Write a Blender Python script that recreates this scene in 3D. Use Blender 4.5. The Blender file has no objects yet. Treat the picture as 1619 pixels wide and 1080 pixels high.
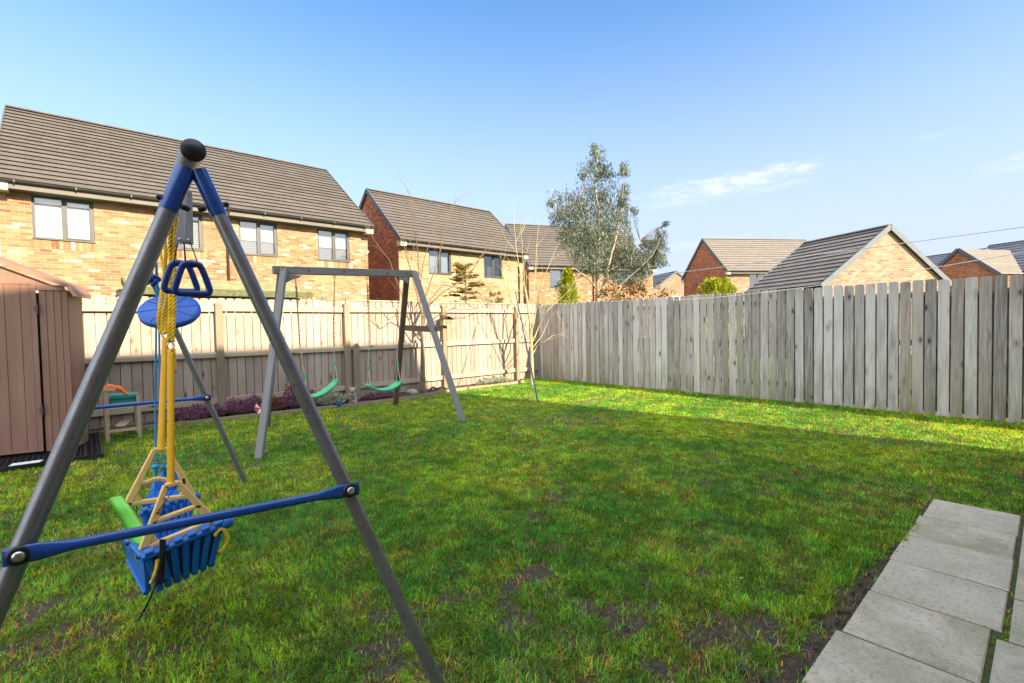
import bpy, bmesh, math, random
import numpy as np
from mathutils import Vector, Matrix

# ---------------------------------------------------------------- camera, world, sun, exposure
S = bpy.context.scene
COL = S.collection
F_PX = 760.95
YAW, PITCH, ROLL, CAM_H = math.radians(41.7247), math.radians(-1.798), math.radians(-1.128), 1.27
fw = Vector((math.sin(YAW)*math.cos(PITCH), math.cos(YAW)*math.cos(PITCH), math.sin(PITCH)))
_rt = Vector((math.cos(YAW), -math.sin(YAW), 0)); _up = _rt.cross(fw)
rt = _rt*math.cos(ROLL)+_up*math.sin(ROLL); up = -_rt*math.sin(ROLL)+_up*math.cos(ROLL)
CAMP = Vector((0, 0, CAM_H))
cam = bpy.data.cameras.new("camera"); camo = bpy.data.objects.new("camera", cam); COL.objects.link(camo)
camo.matrix_world = Matrix(((rt.x, up.x, -fw.x, 0), (rt.y, up.y, -fw.y, 0), (rt.z, up.z, -fw.z, CAM_H), (0, 0, 0, 1)))
cam.sensor_width = 36; cam.lens = 36*F_PX/1619; cam.clip_end = 2000; cam.clip_start = .05
S.camera = camo
S.view_settings.view_transform = 'Standard'; S.view_settings.look = 'None'; S.view_settings.gamma = 1
S.view_settings.exposure = 1.65

SUN_AZ, SUN_EL = math.radians(171.5), math.radians(30.5)      # bearing clockwise from +Y
sd = Vector((math.sin(SUN_AZ)*math.cos(SUN_EL), math.cos(SUN_AZ)*math.cos(SUN_EL), math.sin(SUN_EL)))
world = bpy.data.worlds.new("World"); S.world = world; world.use_nodes = True
wt = world.node_tree; wt.nodes.clear()
def wn(t, **k):
    n = wt.nodes.new(t)
    for a, b in k.items(): setattr(n, a, b)
    return n
wo = wn('ShaderNodeOutputWorld'); wb = wn('ShaderNodeBackground'); wb.inputs['Strength'].default_value = .11
sky = wn('ShaderNodeTexSky'); sky.sky_type = 'NISHITA'; sky.sun_disc = False
sky.sun_elevation = SUN_EL; sky.sun_rotation = SUN_AZ
sky.air_density = 1.0; sky.dust_density = .3; sky.ozone_density = 3.5
# thin wisps of cirrus
tc = wn('ShaderNodeTexCoord'); mp = wn('ShaderNodeMapping'); mp.inputs['Scale'].default_value = (1.6, 1.6, 11)
mp.inputs['Rotation'].default_value = (math.radians(4), math.radians(-5), 0)
nz = wn('ShaderNodeTexNoise'); nz.inputs['Scale'].default_value = 2.2; nz.inputs['Detail'].default_value = 9; nz.inputs['Roughness'].default_value = .62
nz.inputs['Distortion'].default_value = .5
cr = wn('ShaderNodeMapRange'); cr.inputs['From Min'].default_value = .55; cr.inputs['From Max'].default_value = .78
cr.inputs['To Max'].default_value = .0
wt.links.new(tc.outputs['Generated'], mp.inputs['Vector']); wt.links.new(mp.outputs[0], nz.inputs['Vector'])
wt.links.new(nz.outputs['Fac'], cr.inputs['Value'])
def ray(px, py): return fw + rt*((px-809.5)/F_PX) - up*((py-540)/F_PX)
def wisp(px, py, wx, wz, amt, seed):
    """one elongated wisp of cirrus at a sky direction"""
    d = ray(px, py).normalized()
    side = Vector((d.y, -d.x, 0)).normalized(); upv = side.cross(d).normalized()
    def dotn(v, dd):
        n = wn('ShaderNodeVectorMath', operation='DOT_PRODUCT'); n.inputs[1].default_value = v
        wt.links.new(dd, n.inputs[0]); return n.outputs['Value']
    w2 = wn('ShaderNodeTexNoise'); w2.inputs['Scale'].default_value = 26; w2.inputs['Detail'].default_value = 7; w2.inputs['Roughness'].default_value = .65
    m2 = wn('ShaderNodeMapping'); m2.inputs['Scale'].default_value = (1, 1, 3.5); m2.inputs['Location'].default_value = (seed, 0, 0)
    wt.links.new(tc.outputs['Generated'], m2.inputs['Vector']); wt.links.new(m2.outputs[0], w2.inputs['Vector'])
    def mth(op, a, b=None):
        n = wn('ShaderNodeMath', operation=op)
        for i, v in enumerate((a, b)):
            if v is None: continue
            if isinstance(v, (int, float)): n.inputs[i].default_value = v
            else: wt.links.new(v, n.inputs[i])
        return n.outputs[0]
    x = mth('DIVIDE', dotn(side, tc.outputs['Generated']), wx)
    zz = mth('SUBTRACT', dotn(upv, tc.outputs['Generated']), 0.0)
    zz = mth('DIVIDE', mth('SUBTRACT', zz, mth('MULTIPLY', x, wx*.07)), wz)
    r2 = mth('ADD', mth('MULTIPLY', x, x), mth('MULTIPLY', zz, zz))
    fr = mth('GREATER_THAN', dotn(d, tc.outputs['Generated']), .5)
    g = mth('SUBTRACT', 1.25, r2)
    v = mth('ADD', g, mth('MULTIPLY', mth('SUBTRACT', w2.outputs['Fac'], .62), 3.4))
    n = wn('ShaderNodeMapRange'); n.inputs['From Min'].default_value = 0; n.inputs['From Max'].default_value = 1.6
    n.interpolation_type = 'SMOOTHSTEP'
    n.inputs['To Max'].default_value = amt; wt.links.new(mth('MULTIPLY', v, fr), n.inputs['Value'])
    return n.outputs[0]
acc = cr.outputs[0]
for args in ((1150, 290, .19, .024, .95, 3.1), (1235, 292, .13, .015, .35, 2.2), (1090, 318, .17, .012, .35, 7.7), (1610, 258, .06, .018, .45, 1.3), (1480, 214, .045, .006, .18, 5.2), (1100, 386, .13, .012, .35, 9.4)):
    o = wisp(*args); a = wn('ShaderNodeMath', operation='MAXIMUM'); wt.links.new(acc, a.inputs[0]); wt.links.new(o, a.inputs[1]); acc = a.outputs[0]
# pale band low over the horizon
sep = wn('ShaderNodeSeparateXYZ'); wt.links.new(tc.outputs['Generated'], sep.inputs[0])
hb = wn('ShaderNodeMapRange'); hb.interpolation_type = 'SMOOTHSTEP'; hb.inputs['From Min'].default_value = .04; hb.inputs['From Max'].default_value = .60
hb.inputs['To Min'].default_value = .97; hb.inputs['To Max'].default_value = 0; wt.links.new(sep.outputs[2], hb.inputs['Value'])
tint = wn('ShaderNodeMix', data_type='RGBA', blend_type='MULTIPLY'); tint.inputs['Factor'].default_value = 1; tint.inputs['B'].default_value = (.67, .86, .95, 1)
wt.links.new(sky.outputs[0], tint.inputs['A'])
hm = wn('ShaderNodeMix', data_type='RGBA'); hm.inputs['B'].default_value = (2.2, 2.45, 3.05, 1); wt.links.new(hb.outputs[0], hm.inputs['Factor']); wt.links.new(tint.outputs['Result'], hm.inputs['A'])
# bright cloud veil added out of view, overhead and behind, to lift the shade
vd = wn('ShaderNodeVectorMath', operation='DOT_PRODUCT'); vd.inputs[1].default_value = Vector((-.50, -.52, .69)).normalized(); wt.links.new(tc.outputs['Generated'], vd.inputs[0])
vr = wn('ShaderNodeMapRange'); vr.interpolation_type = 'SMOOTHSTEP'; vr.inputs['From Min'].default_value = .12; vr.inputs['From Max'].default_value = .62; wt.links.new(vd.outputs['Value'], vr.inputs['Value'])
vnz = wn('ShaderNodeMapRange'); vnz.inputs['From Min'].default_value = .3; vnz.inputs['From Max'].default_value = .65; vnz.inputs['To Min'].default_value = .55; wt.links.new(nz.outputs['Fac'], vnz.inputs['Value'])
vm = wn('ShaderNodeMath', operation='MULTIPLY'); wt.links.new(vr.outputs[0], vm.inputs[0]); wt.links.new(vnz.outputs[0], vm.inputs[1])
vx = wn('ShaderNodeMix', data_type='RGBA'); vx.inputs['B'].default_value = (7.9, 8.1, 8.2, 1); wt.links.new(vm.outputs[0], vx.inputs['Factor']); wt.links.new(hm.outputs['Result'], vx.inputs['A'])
mx = wn('ShaderNodeMix', data_type='RGBA'); mx.inputs['B'].default_value = (3.1, 3.3, 3.5, 1)
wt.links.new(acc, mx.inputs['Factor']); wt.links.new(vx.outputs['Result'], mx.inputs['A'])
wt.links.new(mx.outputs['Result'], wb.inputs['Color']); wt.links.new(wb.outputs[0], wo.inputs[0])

sl = bpy.data.lights.new("sun", 'SUN'); sl.energy = 5.0; sl.angle = math.radians(.53); sl.color = (1, .84, .58)
slo = bpy.data.objects.new("sun", sl); COL.objects.link(slo)
slo.rotation_euler = sd.to_track_quat('Z', 'Y').to_euler(); slo.location = (0, -20, 15)

# ---------------------------------------------------------------- pixel measurement helpers (pixel of the photo -> point in the place)
def onz(px, py, z=0.0): d = ray(px, py); return CAMP + d*((z-CAM_H)/d.z)
def ony(px, py, Y): d = ray(px, py); return CAMP + d*(Y/d.y)
def onx(px, py, X): d = ray(px, py); return CAMP + d*(X/d.x)
def at(px, py, dep): return CAMP + ray(px, py)*dep

# ---------------------------------------------------------------- mesh builder
class MB:
    def __init__(s): s.v = []; s.f = []; s.uv = []; s.r = []; s.sm = []
    def face(s, pts, uv=None, rnd=0.5, smooth=False):
        i = len(s.v); s.v += [tuple(p) for p in pts]; s.f.append(tuple(range(i, i+len(pts))))
        if uv is None:
            a, b, c = Vector(pts[0]), Vector(pts[1]), Vector(pts[2]); n = (b-a).cross(c-a)
            ax = max(range(3), key=lambda k: abs(n[k]))
            if ax == 0: uv = [(p[1], p[2]) for p in pts]
            elif ax == 1: uv = [(p[0], p[2]) for p in pts]
            else: uv = [(p[0], p[1]) for p in pts]
        s.uv.append(uv); s.r.append(rnd); s.sm.append(smooth); return s
    def mesh(s, verts, faces, uvs=None, rnd=.5, smooth=False):
        i = len(s.v); s.v += [tuple(p) for p in verts]
        for k, f in enumerate(faces):
            s.f.append(tuple(i+j for j in f)); s.r.append(rnd); s.sm.append(smooth)
            s.uv.append(uvs[k] if uvs else [(verts[j][0]+verts[j][1], verts[j][2]) for j in f])
        return s
    def box(s, x0, x1, y0, y1, z0, z1, rnd=.5):
        P = [(x0,y0,z0),(x1,y0,z0),(x1,y1,z0),(x0,y1,z0),(x0,y0,z1),(x1,y0,z1),(x1,y1,z1),(x0,y1,z1)]
        for q in ((0,3,2,1),(4,5,6,7),(0,1,5,4),(1,2,6,5),(2,3,7,6),(3,0,4,7)): s.face([P[k] for k in q], rnd=rnd)
        return s
    def bar(s, a, b, w, h, upv=(0,0,1), rnd=.5, ch=0.0, w2=None, h2=None):
        """rectangular beam from a to b; w sideways, h along upv; ch chamfers its long edges. uv = (around, along)"""
        a, b = Vector(a), Vector(b); d = (b-a); L = d.length; d.normalize()
        sx = d.cross(Vector(upv)); 
        if sx.length < 1e-4: sx = d.cross(Vector((1,0,0)))
        sx.normalize(); sy = sx.cross(d).normalized()
        w2 = w if w2 is None else w2; h2 = h if h2 is None else h2
        def sec(p, w, h):
            W, H = w/2, h/2
            if ch: c = ch; q = [(-W+c,-H),(W-c,-H),(W,-H+c),(W,H-c),(W-c,H),(-W+c,H),(-W,H-c),(-W,-H+c)]
            else: q = [(-W,-H),(W,-H),(W,H),(-W,H)]
            return [p+sx*x+sy*y for x, y in q]
        A, B = sec(a, w, h), sec(b, w2, h2); n = len(A); off = random.random()*3
        per = 0
        for k in range(n):
            e = (A[(k+1)%n]-A[k]).length
            s.face([A[k], A[(k+1)%n], B[(k+1)%n], B[k]], [(per+off,0+off),(per+e+off,0+off),(per+e+off,L+off),(per+off,L+off)], rnd); per += e
        s.face(A[::-1], [(0,0)]*n, rnd); s.face(B, [(0,0)]*n, rnd); return s
    def tube(s, pts, r, n=8, rnd=.5, caps=True, flat=1.0, fdir=None):
        pts = [Vector(p) for p in pts]; m = len(pts)
        R = r if isinstance(r, (list, tuple)) else [r]*m
        V = []; prev = None; L = 0; Ls = []
        for i, p in enumerate(pts):
            d = (pts[min(i+1,m-1)]-pts[max(i-1,0)]).normalized()
            if prev is None:
                ref = Vector(fdir) if fdir else (Vector((0,0,1)) if abs(d.z) < .9 else Vector((1,0,0)))
                sx = (ref - d*ref.dot(d)).normalized()
            else: sx = (prev - d*prev.dot(d)).normalized()
            prev = sx; sy = d.cross(sx)
            if i: L += (p-pts[i-1]).length
            Ls.append(L)
            V += [p + sx*(math.cos(2*math.pi*k/n)*R[i]) + sy*(math.sin(2*math.pi*k/n)*R[i]*flat) for k in range(n)]
        F = []; U = []
        for i in range(m-1):
            for k in range(n):
                k2 = (k+1) % n; F.append((i*n+k, i*n+k2, (i+1)*n+k2, (i+1)*n+k))
                u0, u1 = k/n*6.28*R[i], (k+1)/n*6.28*R[i]; U.append([(u0,Ls[i]),(u1,Ls[i]),(u1,Ls[i+1]),(u0,Ls[i+1])])
        s.mesh(V, F, U, rnd, True)
        if caps:
            s.mesh(V[:n], [tuple(range(n))[::-1]], [[(0,0)]*n], rnd); s.mesh(V[-n:], [tuple(range(n))], [[(0,0)]*n], rnd)
        return s
    def lathe(s, prof, c, n=16, rnd=.5, axis=(0,0,1)):
        ax = Vector(axis).normalized(); t = ax.orthogonal().normalized(); b = ax.cross(t); c = Vector(c); V = []
        for r, h in prof:
            V += [c+ax*h+(t*math.cos(6.28318*k/n)+b*math.sin(6.28318*k/n))*r for k in range(n)]
        F = [(i*n+k, i*n+(k+1)%n, (i+1)*n+(k+1)%n, (i+1)*n+k) for i in range(len(prof)-1) for k in range(n)]
        s.mesh(V, F, None, rnd, True); return s
    def sphere(s, c, r, n=10, sc=(1,1,1), rnd=.5):
        V = []; c = Vector(c)
        for i in range(n//2+1):
            t = math.pi*i/(n//2)
            for k in range(n):
                p = 6.28318*k/n; V.append(c+Vector((math.sin(t)*math.cos(p)*sc[0], math.sin(t)*math.sin(p)*sc[1], math.cos(t)*sc[2]))*r)
        F = [(i*n+k, (i+1)*n+k, (i+1)*n+(k+1)%n, i*n+(k+1)%n) for i in range(n//2) for k in range(n)]
        s.mesh(V, F, None, rnd, True); return s
    def prism(s, poly, d, rnd=.5):
        """closed polygon (list of 3D points) extruded by vector d"""
        P = [Vector(p) for p in poly]; Q = [p+Vector(d) for p in P]; n = len(P)
        s.face(P[::-1], rnd=rnd); s.face(Q, rnd=rnd)
        for k in range(n): s.face([P[k], P[(k+1)%n], Q[(k+1)%n], Q[k]], rnd=rnd)
        return s
    def build(s, name, mat, parent=None, merge=False):
        me = bpy.data.meshes.new(name); me.from_pydata([tuple(v) for v in s.v], [], s.f)
        uv = me.uv_layers.new(name='UVMap'); flat = []
        for u in s.uv:
            for p in u: flat += [p[0], p[1]]
        uv.data.foreach_set('uv', flat)
        at_ = me.attributes.new('rnd', 'FLOAT', 'FACE'); at_.data.foreach_set('value', s.r)
        me.polygons.foreach_set('use_smooth', s.sm)
        me.materials.append(mat); me.update()
        o = bpy.data.objects.new(name, me); COL.objects.link(o)
        if merge:
            bm = bmesh.new(); bm.from_mesh(me); bmesh.ops.remove_doubles(bm, verts=bm.verts, dist=1e-5)
            bmesh.ops.recalc_face_normals(bm, faces=bm.faces); bm.to_mesh(me); bm.free()
        if parent: o.parent = parent
        return o

def tag(o, label=None, cat=None, group=None, kind=None):
    if label: o['label'] = label
    if cat: o['category'] = cat
    if group: o['group'] = group
    if kind: o['kind'] = kind
    return o
def empty(name, loc=(0,0,0), rz=0, label=None, cat=None, group=None):
    o = bpy.data.objects.new(name, None); COL.objects.link(o); o.location = loc; o.rotation_euler = (0,0,rz)
    o.empty_display_size = .1
    return tag(o, label, cat, group)
class Rel:
    """builder whose points are given in world space, stored relative to a thing's base"""
def rebase(root):
    """move an unrotated thing's empty to its base while its parts (built in world coordinates) stay put"""
    off = Vector(root.location)
    for ch in root.children:
        ch.data.transform(Matrix.Translation(-off)) if ch.data else None
        stack = list(ch.children)
        while stack:
            g = stack.pop(); g.data.transform(Matrix.Translation(-off)) if g.data else None; stack += list(g.children)

# ---------------------------------------------------------------- materials
def mat(name, base=(.5,.5,.5), rough=.6, metal=0.0, spec=.5):
    m = bpy.data.materials.new(name); m.use_nodes = True
    b = m.node_tree.nodes['Principled BSDF']; b.inputs['Base Color'].default_value = (*base, 1)
    b.inputs['Roughness'].default_value = rough; b.inputs['Metallic'].default_value = metal
    b.inputs['Specular IOR Level'].default_value = spec
    return m
class NT:
    def __init__(s, m): s.m = m; s.t = m.node_tree; s.b = s.t.nodes['Principled BSDF']
    def n(s, typ, props=None, **ins):
        n = s.t.nodes.new(typ)
        for k, v in (props or {}).items(): setattr(n, k, v)
        for k, v in ins.items(): s.set(n, k.replace('_', ' '), v)
        return n
    def set(s, n, k, v):
        i = n.inputs[k] if not k.isdigit() else n.inputs[int(k)]
        if hasattr(v, 'is_output') or isinstance(v, bpy.types.NodeSocket): s.t.links.new(v, i)
        else: i.default_value = v
    def uv(s): return s.n('ShaderNodeTexCoord').outputs['UV']
    def obj(s): return s.n('ShaderNodeTexCoord').outputs['Object']
    def map(s, vec, scale=(1,1,1), loc=(0,0,0), rot=(0,0,0)):
        return s.n('ShaderNodeMapping', None, Vector=vec, Scale=scale, Location=loc, Rotation=rot).outputs[0]
    def noise(s, vec, scale, detail=4, rough=.5, dist=0.0):
        return s.n('ShaderNodeTexNoise', None, Vector=vec, Scale=scale, Detail=detail, Roughness=rough, Distortion=dist).outputs['Fac']
    def rng(s, v, a, b, c=0.0, d=1.0):
        return s.n('ShaderNodeMapRange', None, Value=v, From_Min=a, From_Max=b, To_Min=c, To_Max=d).outputs[0]
    def mix(s, f, a, b, mode='MIX'):
        n = s.n('ShaderNodeMix', {'data_type': 'RGBA', 'blend_type': mode})
        n.inputs['Factor'].default_value = 1
        for k, v in (('Factor', f), ('A', a), ('B', b)):
            if isinstance(v, tuple) and len(v) == 3: v = (*v, 1)
            if isinstance(v, bpy.types.NodeSocket): s.t.links.new(v, n.inputs[k])
            else: n.inputs[k].default_value = v
        return n.outputs['Result']
    def math(s, op, a, b=0.0):
        n = s.n('ShaderNodeMath', {'operation': op}); s.set(n, '0', a); s.set(n, '1', b); return n.outputs[0]
    def attr(s, name='rnd'): return s.n('ShaderNodeAttribute', {'attribute_name': name}).outputs
    def ramp(s, f, stops):
        n = s.n('ShaderNodeValToRGB', None, Fac=f); e = n.color_ramp.elements
        while len(e) < len(stops): e.new(.5)
        for i, (p, c) in enumerate(stops): e[i].position = p; e[i].color = (*c, 1)
        return n.outputs[0]
    def bump(s, h, st=.3, d=.01): s.set(s.b, 'Normal', s.n('ShaderNodeBump', None, Height=h, Strength=st, Distance=d).outputs[0])
    def col(s, c): s.set(s.b, 'Base Color', c)

def brick_mat(name, stops, mortar=(.42,.36,.29), wash=0.0):
    m = mat(name, rough=.9, spec=.2); t = NT(m); uv = t.uv()
    def bt(c1, c2, mo, **k):
        n = t.n('ShaderNodeTexBrick', {'offset': .5}, Vector=uv, Color1=(*c1,1), Color2=(*c2,1), Mortar=(*mo,1), Scale=1.0, Mortar_Size=.006, Mortar_Smooth=.2, Bias=0.0, Brick_Width=.225, Row_Height=.075)
        return n
    b = bt((0,0,0),(1,1,1),(.5,.5,.5))
    # a stable random value per brick
    bw = t.n('ShaderNodeSeparateColor', None, Color=b.outputs['Color']).outputs[0]
    c = t.ramp(bw, stops)
    big = t.rng(t.noise(uv, 1.1, 3), .3, .7, .82, 1.12)
    fine = t.rng(t.noise(uv, 55, 3), .2, .8, .86, 1.12)
    sc = t.math('MULTIPLY', big, fine)
    c = t.mix(1.0, c, t.n('ShaderNodeCombineColor', None, Red=sc, Green=sc, Blue=sc).outputs[0], 'MULTIPLY')
    if wash:
        w = t.rng(t.noise(t.map(uv, (1,2.2,1)), .55, 4, .6), .42, .62, 0, wash); c = t.mix(w, c, (.40,.31,.20))
    c = t.mix(b.outputs['Fac'], c, mortar); t.col(c)
    t.bump(t.math('SUBTRACT', 1.0, b.outputs['Fac']), .5, .006); return m
ST_A = [(0,(.190,.067,.034)),(.12,(.259,.112,.054)),(.40,(.289,.148,.076)),(.75,(.307,.174,.095)),(.92,(.337,.223,.142)),(1,(.467,.402,.342))]
M = {}
M['brick_a'] = brick_mat('brick_multi', ST_A, (.27,.22,.17), .12)
M['brick_b'] = brick_mat('brick_warm', [(0,(.182,.078,.037)),(.3,(.274,.146,.074)),(.8,(.298,.178,.099)),(1,(.347,.259,.166))], (.331,.294,.248), .5)
M['brick_red'] = brick_mat('brick_red', [(0,(.17,.052,.028)),(.3,(.30,.10,.05)),(.7,(.36,.125,.06)),(1,(.42,.17,.085))], (.36,.22,.15))
M['brick_buff'] = brick_mat('brick_buff', [(0,(.179,.106,.080)),(.25,(.269,.163,.109)),(.7,(.296,.190,.130)),(1,(.328,.228,.164))], (.328,.274,.244))

def tile_mat(name, a, b, joint=.3):
    m = mat(name, rough=.85, spec=.25); t = NT(m); uv = t.uv(); r = t.attr()['Fac']
    br = t.n('ShaderNodeTexBrick', {'offset': .5}, Vector=uv, Color1=(.25,.25,.25,1), Color2=(.95,.95,.95,1), Mortar=(0,0,0,1), Scale=1.0, Mortar_Size=.003, Mortar_Smooth=.3, Brick_Width=joint, Row_Height=1.0)
    v = t.n('ShaderNodeSeparateColor', None, Color=br.outputs['Color']).outputs[0]
    f = t.math('ADD', t.math('MULTIPLY', v, .45), t.math('MULTIPLY', r, .3))
    f = t.math('ADD', f, t.rng(t.noise(uv, 2.2, 5, .7), .3, .7, -.2, .35))
    c = t.mix(f, a, b)
    c = t.mix(t.rng(t.noise(uv, 40, 3, .7), .58, .75, 0, .35), c, (.42,.40,.34))
    c = t.mix(t.math('MULTIPLY', br.outputs['Fac'], .5), c, tuple(x*.6 for x in a)); t.col(c)
    t.bump(t.noise(uv, 90, 3), .2, .003); return m
M['tile_brown'] = tile_mat('roof_tile_brown', (.061,.053,.049), (.108,.097,.090))
M['tile_dark'] = tile_mat('roof_tile_dark', (.10,.095,.10), (.20,.175,.165))
M['tile_pale'] = tile_mat('roof_tile_pale', (.120,.107,.099), (.172,.154,.143))
M['tile_blue'] = tile_mat('roof_tile_slate', (.07,.08,.11), (.13,.14,.18))

def wood_mat(name, c0, c1, knot=(.10,.075,.06), green=0.0, grain=1.0, rough=.85, knots=1.0, spread=.55):
    """weathered softwood: uv = (across, along)"""
    m = mat(name, rough=rough, spec=.2); t = NT(m); uv = t.uv(); r = t.attr()['Fac']
    off = t.n('ShaderNodeCombineXYZ', None, X=t.math('MULTIPLY', r, 17.0), Y=t.math('MULTIPLY', r, 53.0), Z=t.math('MULTIPLY', r, 7.0)).outputs[0]
    v = t.n('ShaderNodeVectorMath', {'operation': 'ADD'}); t.set(v, '0', uv); t.set(v, '1', off); v = v.outputs[0]
    kn = t.n('ShaderNodeTexVoronoi', {'distance': 'EUCLIDEAN', 'feature': 'F1'}, Vector=t.map(v, (7.5, 3.3, 1)), Scale=1.0, Randomness=1.0)
    kd = kn.outputs['Distance']
    # grain lines bend round the knots
    warp = t.math('MULTIPLY', t.rng(kd, 0.0, .45, 1.0, 0.0), .035)
    vx = t.n('ShaderNodeVectorMath', {'operation': 'ADD'}); t.set(vx, '0', v)
    t.set(vx, '1', t.n('ShaderNodeCombineXYZ', None, X=warp).outputs[0])
    g1 = t.noise(t.map(vx.outputs[0], (62, 2.2, 1)), 1.0, 5, .6, .4)
    g2 = t.noise(t.map(v, (10, 1.3, 1)), 1.0, 4, .6)
    f = t.math('ADD', t.math('MULTIPLY', t.rng(g1, .3, .7), .5*grain), t.math('MULTIPLY', t.rng(g2, .3, .7), .35))
    f = t.math('ADD', f, t.math('MULTIPLY', t.math('SUBTRACT', r, .4), spread))
    c = t.mix(f, c0, c1)
    kfac = t.math('MULTIPLY', t.rng(kd, .085, .15, 1.0, 0.0), knots)
    halo = t.math('MULTIPLY', t.rng(kd, .12, .34, 1.0, 0.0), .38*knots)
    sel = t.rng(t.n('ShaderNodeSeparateColor', None, Color=kn.outputs['Color']).outputs[0], .38, .42, 0, 1)
    c = t.mix(t.math('MULTIPLY', halo, sel), c, tuple((a+b)/2*.9 for a, b in zip(knot, c0)))
    c = t.mix(t.math('MULTIPLY', kfac, sel), c, knot)
    if green:
        z = t.n('ShaderNodeSeparateXYZ', None, Vector=t.n('ShaderNodeNewGeometry').outputs['Position']).outputs[2]
        gz = t.math('ADD', t.rng(z, .0, .75, 1, 0), t.rng(z, 1.45, 1.8, 0, .35))
        gm = t.math('MULTIPLY', gz, t.rng(t.noise(t.map(v, (5, 1.2, 1)), 1.3, 5, .65), .38, .66, 0, green))
        c = t.mix(gm, c, (.155,.165,.07))
    rb = t.math('FRACT', t.math('MULTIPLY', r, 7.3)); c = t.mix(t.rng(rb, .55, 1.0, 0, .45), c, tuple(x*y for x, y in zip(c0, (1.35,1.12,.92))))
    c = t.mix(t.rng(t.noise(t.map(v, (3.5, .9, 1)), 1.4, 4, .6), .55, .75, 0, .35), c, tuple(x*y for x, y in zip(c0, (1.25,1.08,.9))))
    t.col(c); t.bump(g1, .35, .003); return m
M['fence_back'] = wood_mat('fence_wood_tan', (.236,.188,.161), (.458,.375,.329), green=.3)
M['rail_back'] = wood_mat('fence_rail_wood', (.316,.261,.208), (.469,.395,.315), green=.3)
M['fence_right'] = wood_mat('fence_wood_grey', (.205,.185,.172), (.62,.59,.58), green=.75, knot=(.085,.075,.075), spread=.95, grain=1.5)
M['post'] = wood_mat('fence_post_wood', (.17,.14,.10), (.33,.275,.20), green=.3)
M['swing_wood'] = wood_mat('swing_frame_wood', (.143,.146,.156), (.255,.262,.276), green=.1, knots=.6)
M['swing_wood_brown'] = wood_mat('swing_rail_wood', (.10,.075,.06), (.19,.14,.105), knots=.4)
M['bench_wood'] = wood_mat('play_table_wood', (.34,.27,.18), (.52,.43,.30), knots=.4)
M['bare_wood'] = wood_mat('bare_offcut_wood', (.48,.33,.20), (.62,.46,.30), knots=.2)
M['edging'] = wood_mat('edging_wood', (.20,.165,.11), (.36,.30,.22), green=.4)

def noisy(name, c0, c1, scale=8, rough=.6, bump=0.0, bscale=60, metal=0, spec=.5, stretch=(1,1,1)):
    m = mat(name, rough=rough, metal=metal, spec=spec); t = NT(m); o = t.obj()
    t.col(t.mix(t.rng(t.noise(t.map(o, stretch), scale, 5, .6), .3, .7), c0, c1))
    if bump: t.bump(t.noise(o, bscale, 4), bump, .004)
    return m
M['anthracite'] = noisy('window_frame_grey', (.045,.046,.052), (.065,.064,.07), 3, .45)
M['gutter'] = noisy('gutter_black', (.022,.022,.025), (.04,.038,.038), 3, .4)
M['soffit'] = noisy('soffit_grey', (.095,.082,.074), (.12,.104,.094), 2, .6)
M['verge'] = noisy('verge_trim', (.055,.065,.085), (.09,.10,.125), 6, .55)
M['verge_pale'] = noisy('verge_trim_pale', (.084,.097,.120), (.114,.130,.158), 6, .6)
M['cream'] = noisy('cream_render', (.45,.40,.32), (.52,.47,.39), 3, .7)
M['sill'] = noisy('sill_stone', (.10,.095,.095), (.14,.13,.13), 6, .7)
M['white'] = noisy('white_plastic', (.74,.74,.74), (.8,.8,.8), 3, .4)
M['pipe'] = noisy('downpipe_brown', (.045,.028,.022), (.065,.04,.03), 3, .4)
# glass, blinds and the dim room behind
g = mat('window_glass', (.9,.93,.95), .03); gt = NT(g)
tr = gt.n('ShaderNodeBsdfTransparent', None, Color=(.9,.93,.95,1)); gl = gt.n('ShaderNodeBsdfGlossy', None, Color=(1,1,1,1), Roughness=.015)
fr = gt.n('ShaderNodeFresnel', None, IOR=1.75); ms = gt.n('ShaderNodeMixShader', None)
gt.set(ms, '0', gt.math('ADD', gt.math('MULTIPLY', fr.outputs[0], 1.0), .10)); gt.set(ms, '1', tr.outputs[0]); gt.set(ms, '2', gl.outputs[0])
gt.t.links.new(ms.outputs[0], gt.t.nodes['Material Output'].inputs['Surface']); M['glass'] = g
M['dark_room'] = noisy('dark_room', (.015,.017,.02), (.05,.052,.055), 2, .8)
def blind_mat(name, a, b, pitch=.05):
    m = mat(name, rough=.6); t = NT(m); s = t.n('ShaderNodeSeparateXYZ', None, Vector=t.uv())
    f = t.math('FRACT', t.math('DIVIDE', s.outputs[1], pitch))
    t.col(t.mix(t.rng(f, .70, .95, 0, 1), a, b)); return m
M['blind'] = blind_mat('slatted_blind', (.34,.35,.37), (.10,.105,.11), .065)
M['blind_dark'] = blind_mat('open_slatted_blind', (.14,.145,.14), (.03,.032,.035), .08)
M['blind_white'] = mat('roller_blind_white', (.62,.62,.62), .7)
M['curtain'] = noisy('curtain_grey_blue', (.13,.165,.21), (.25,.30,.36), 3, .8, stretch=(6,6,.5))

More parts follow.
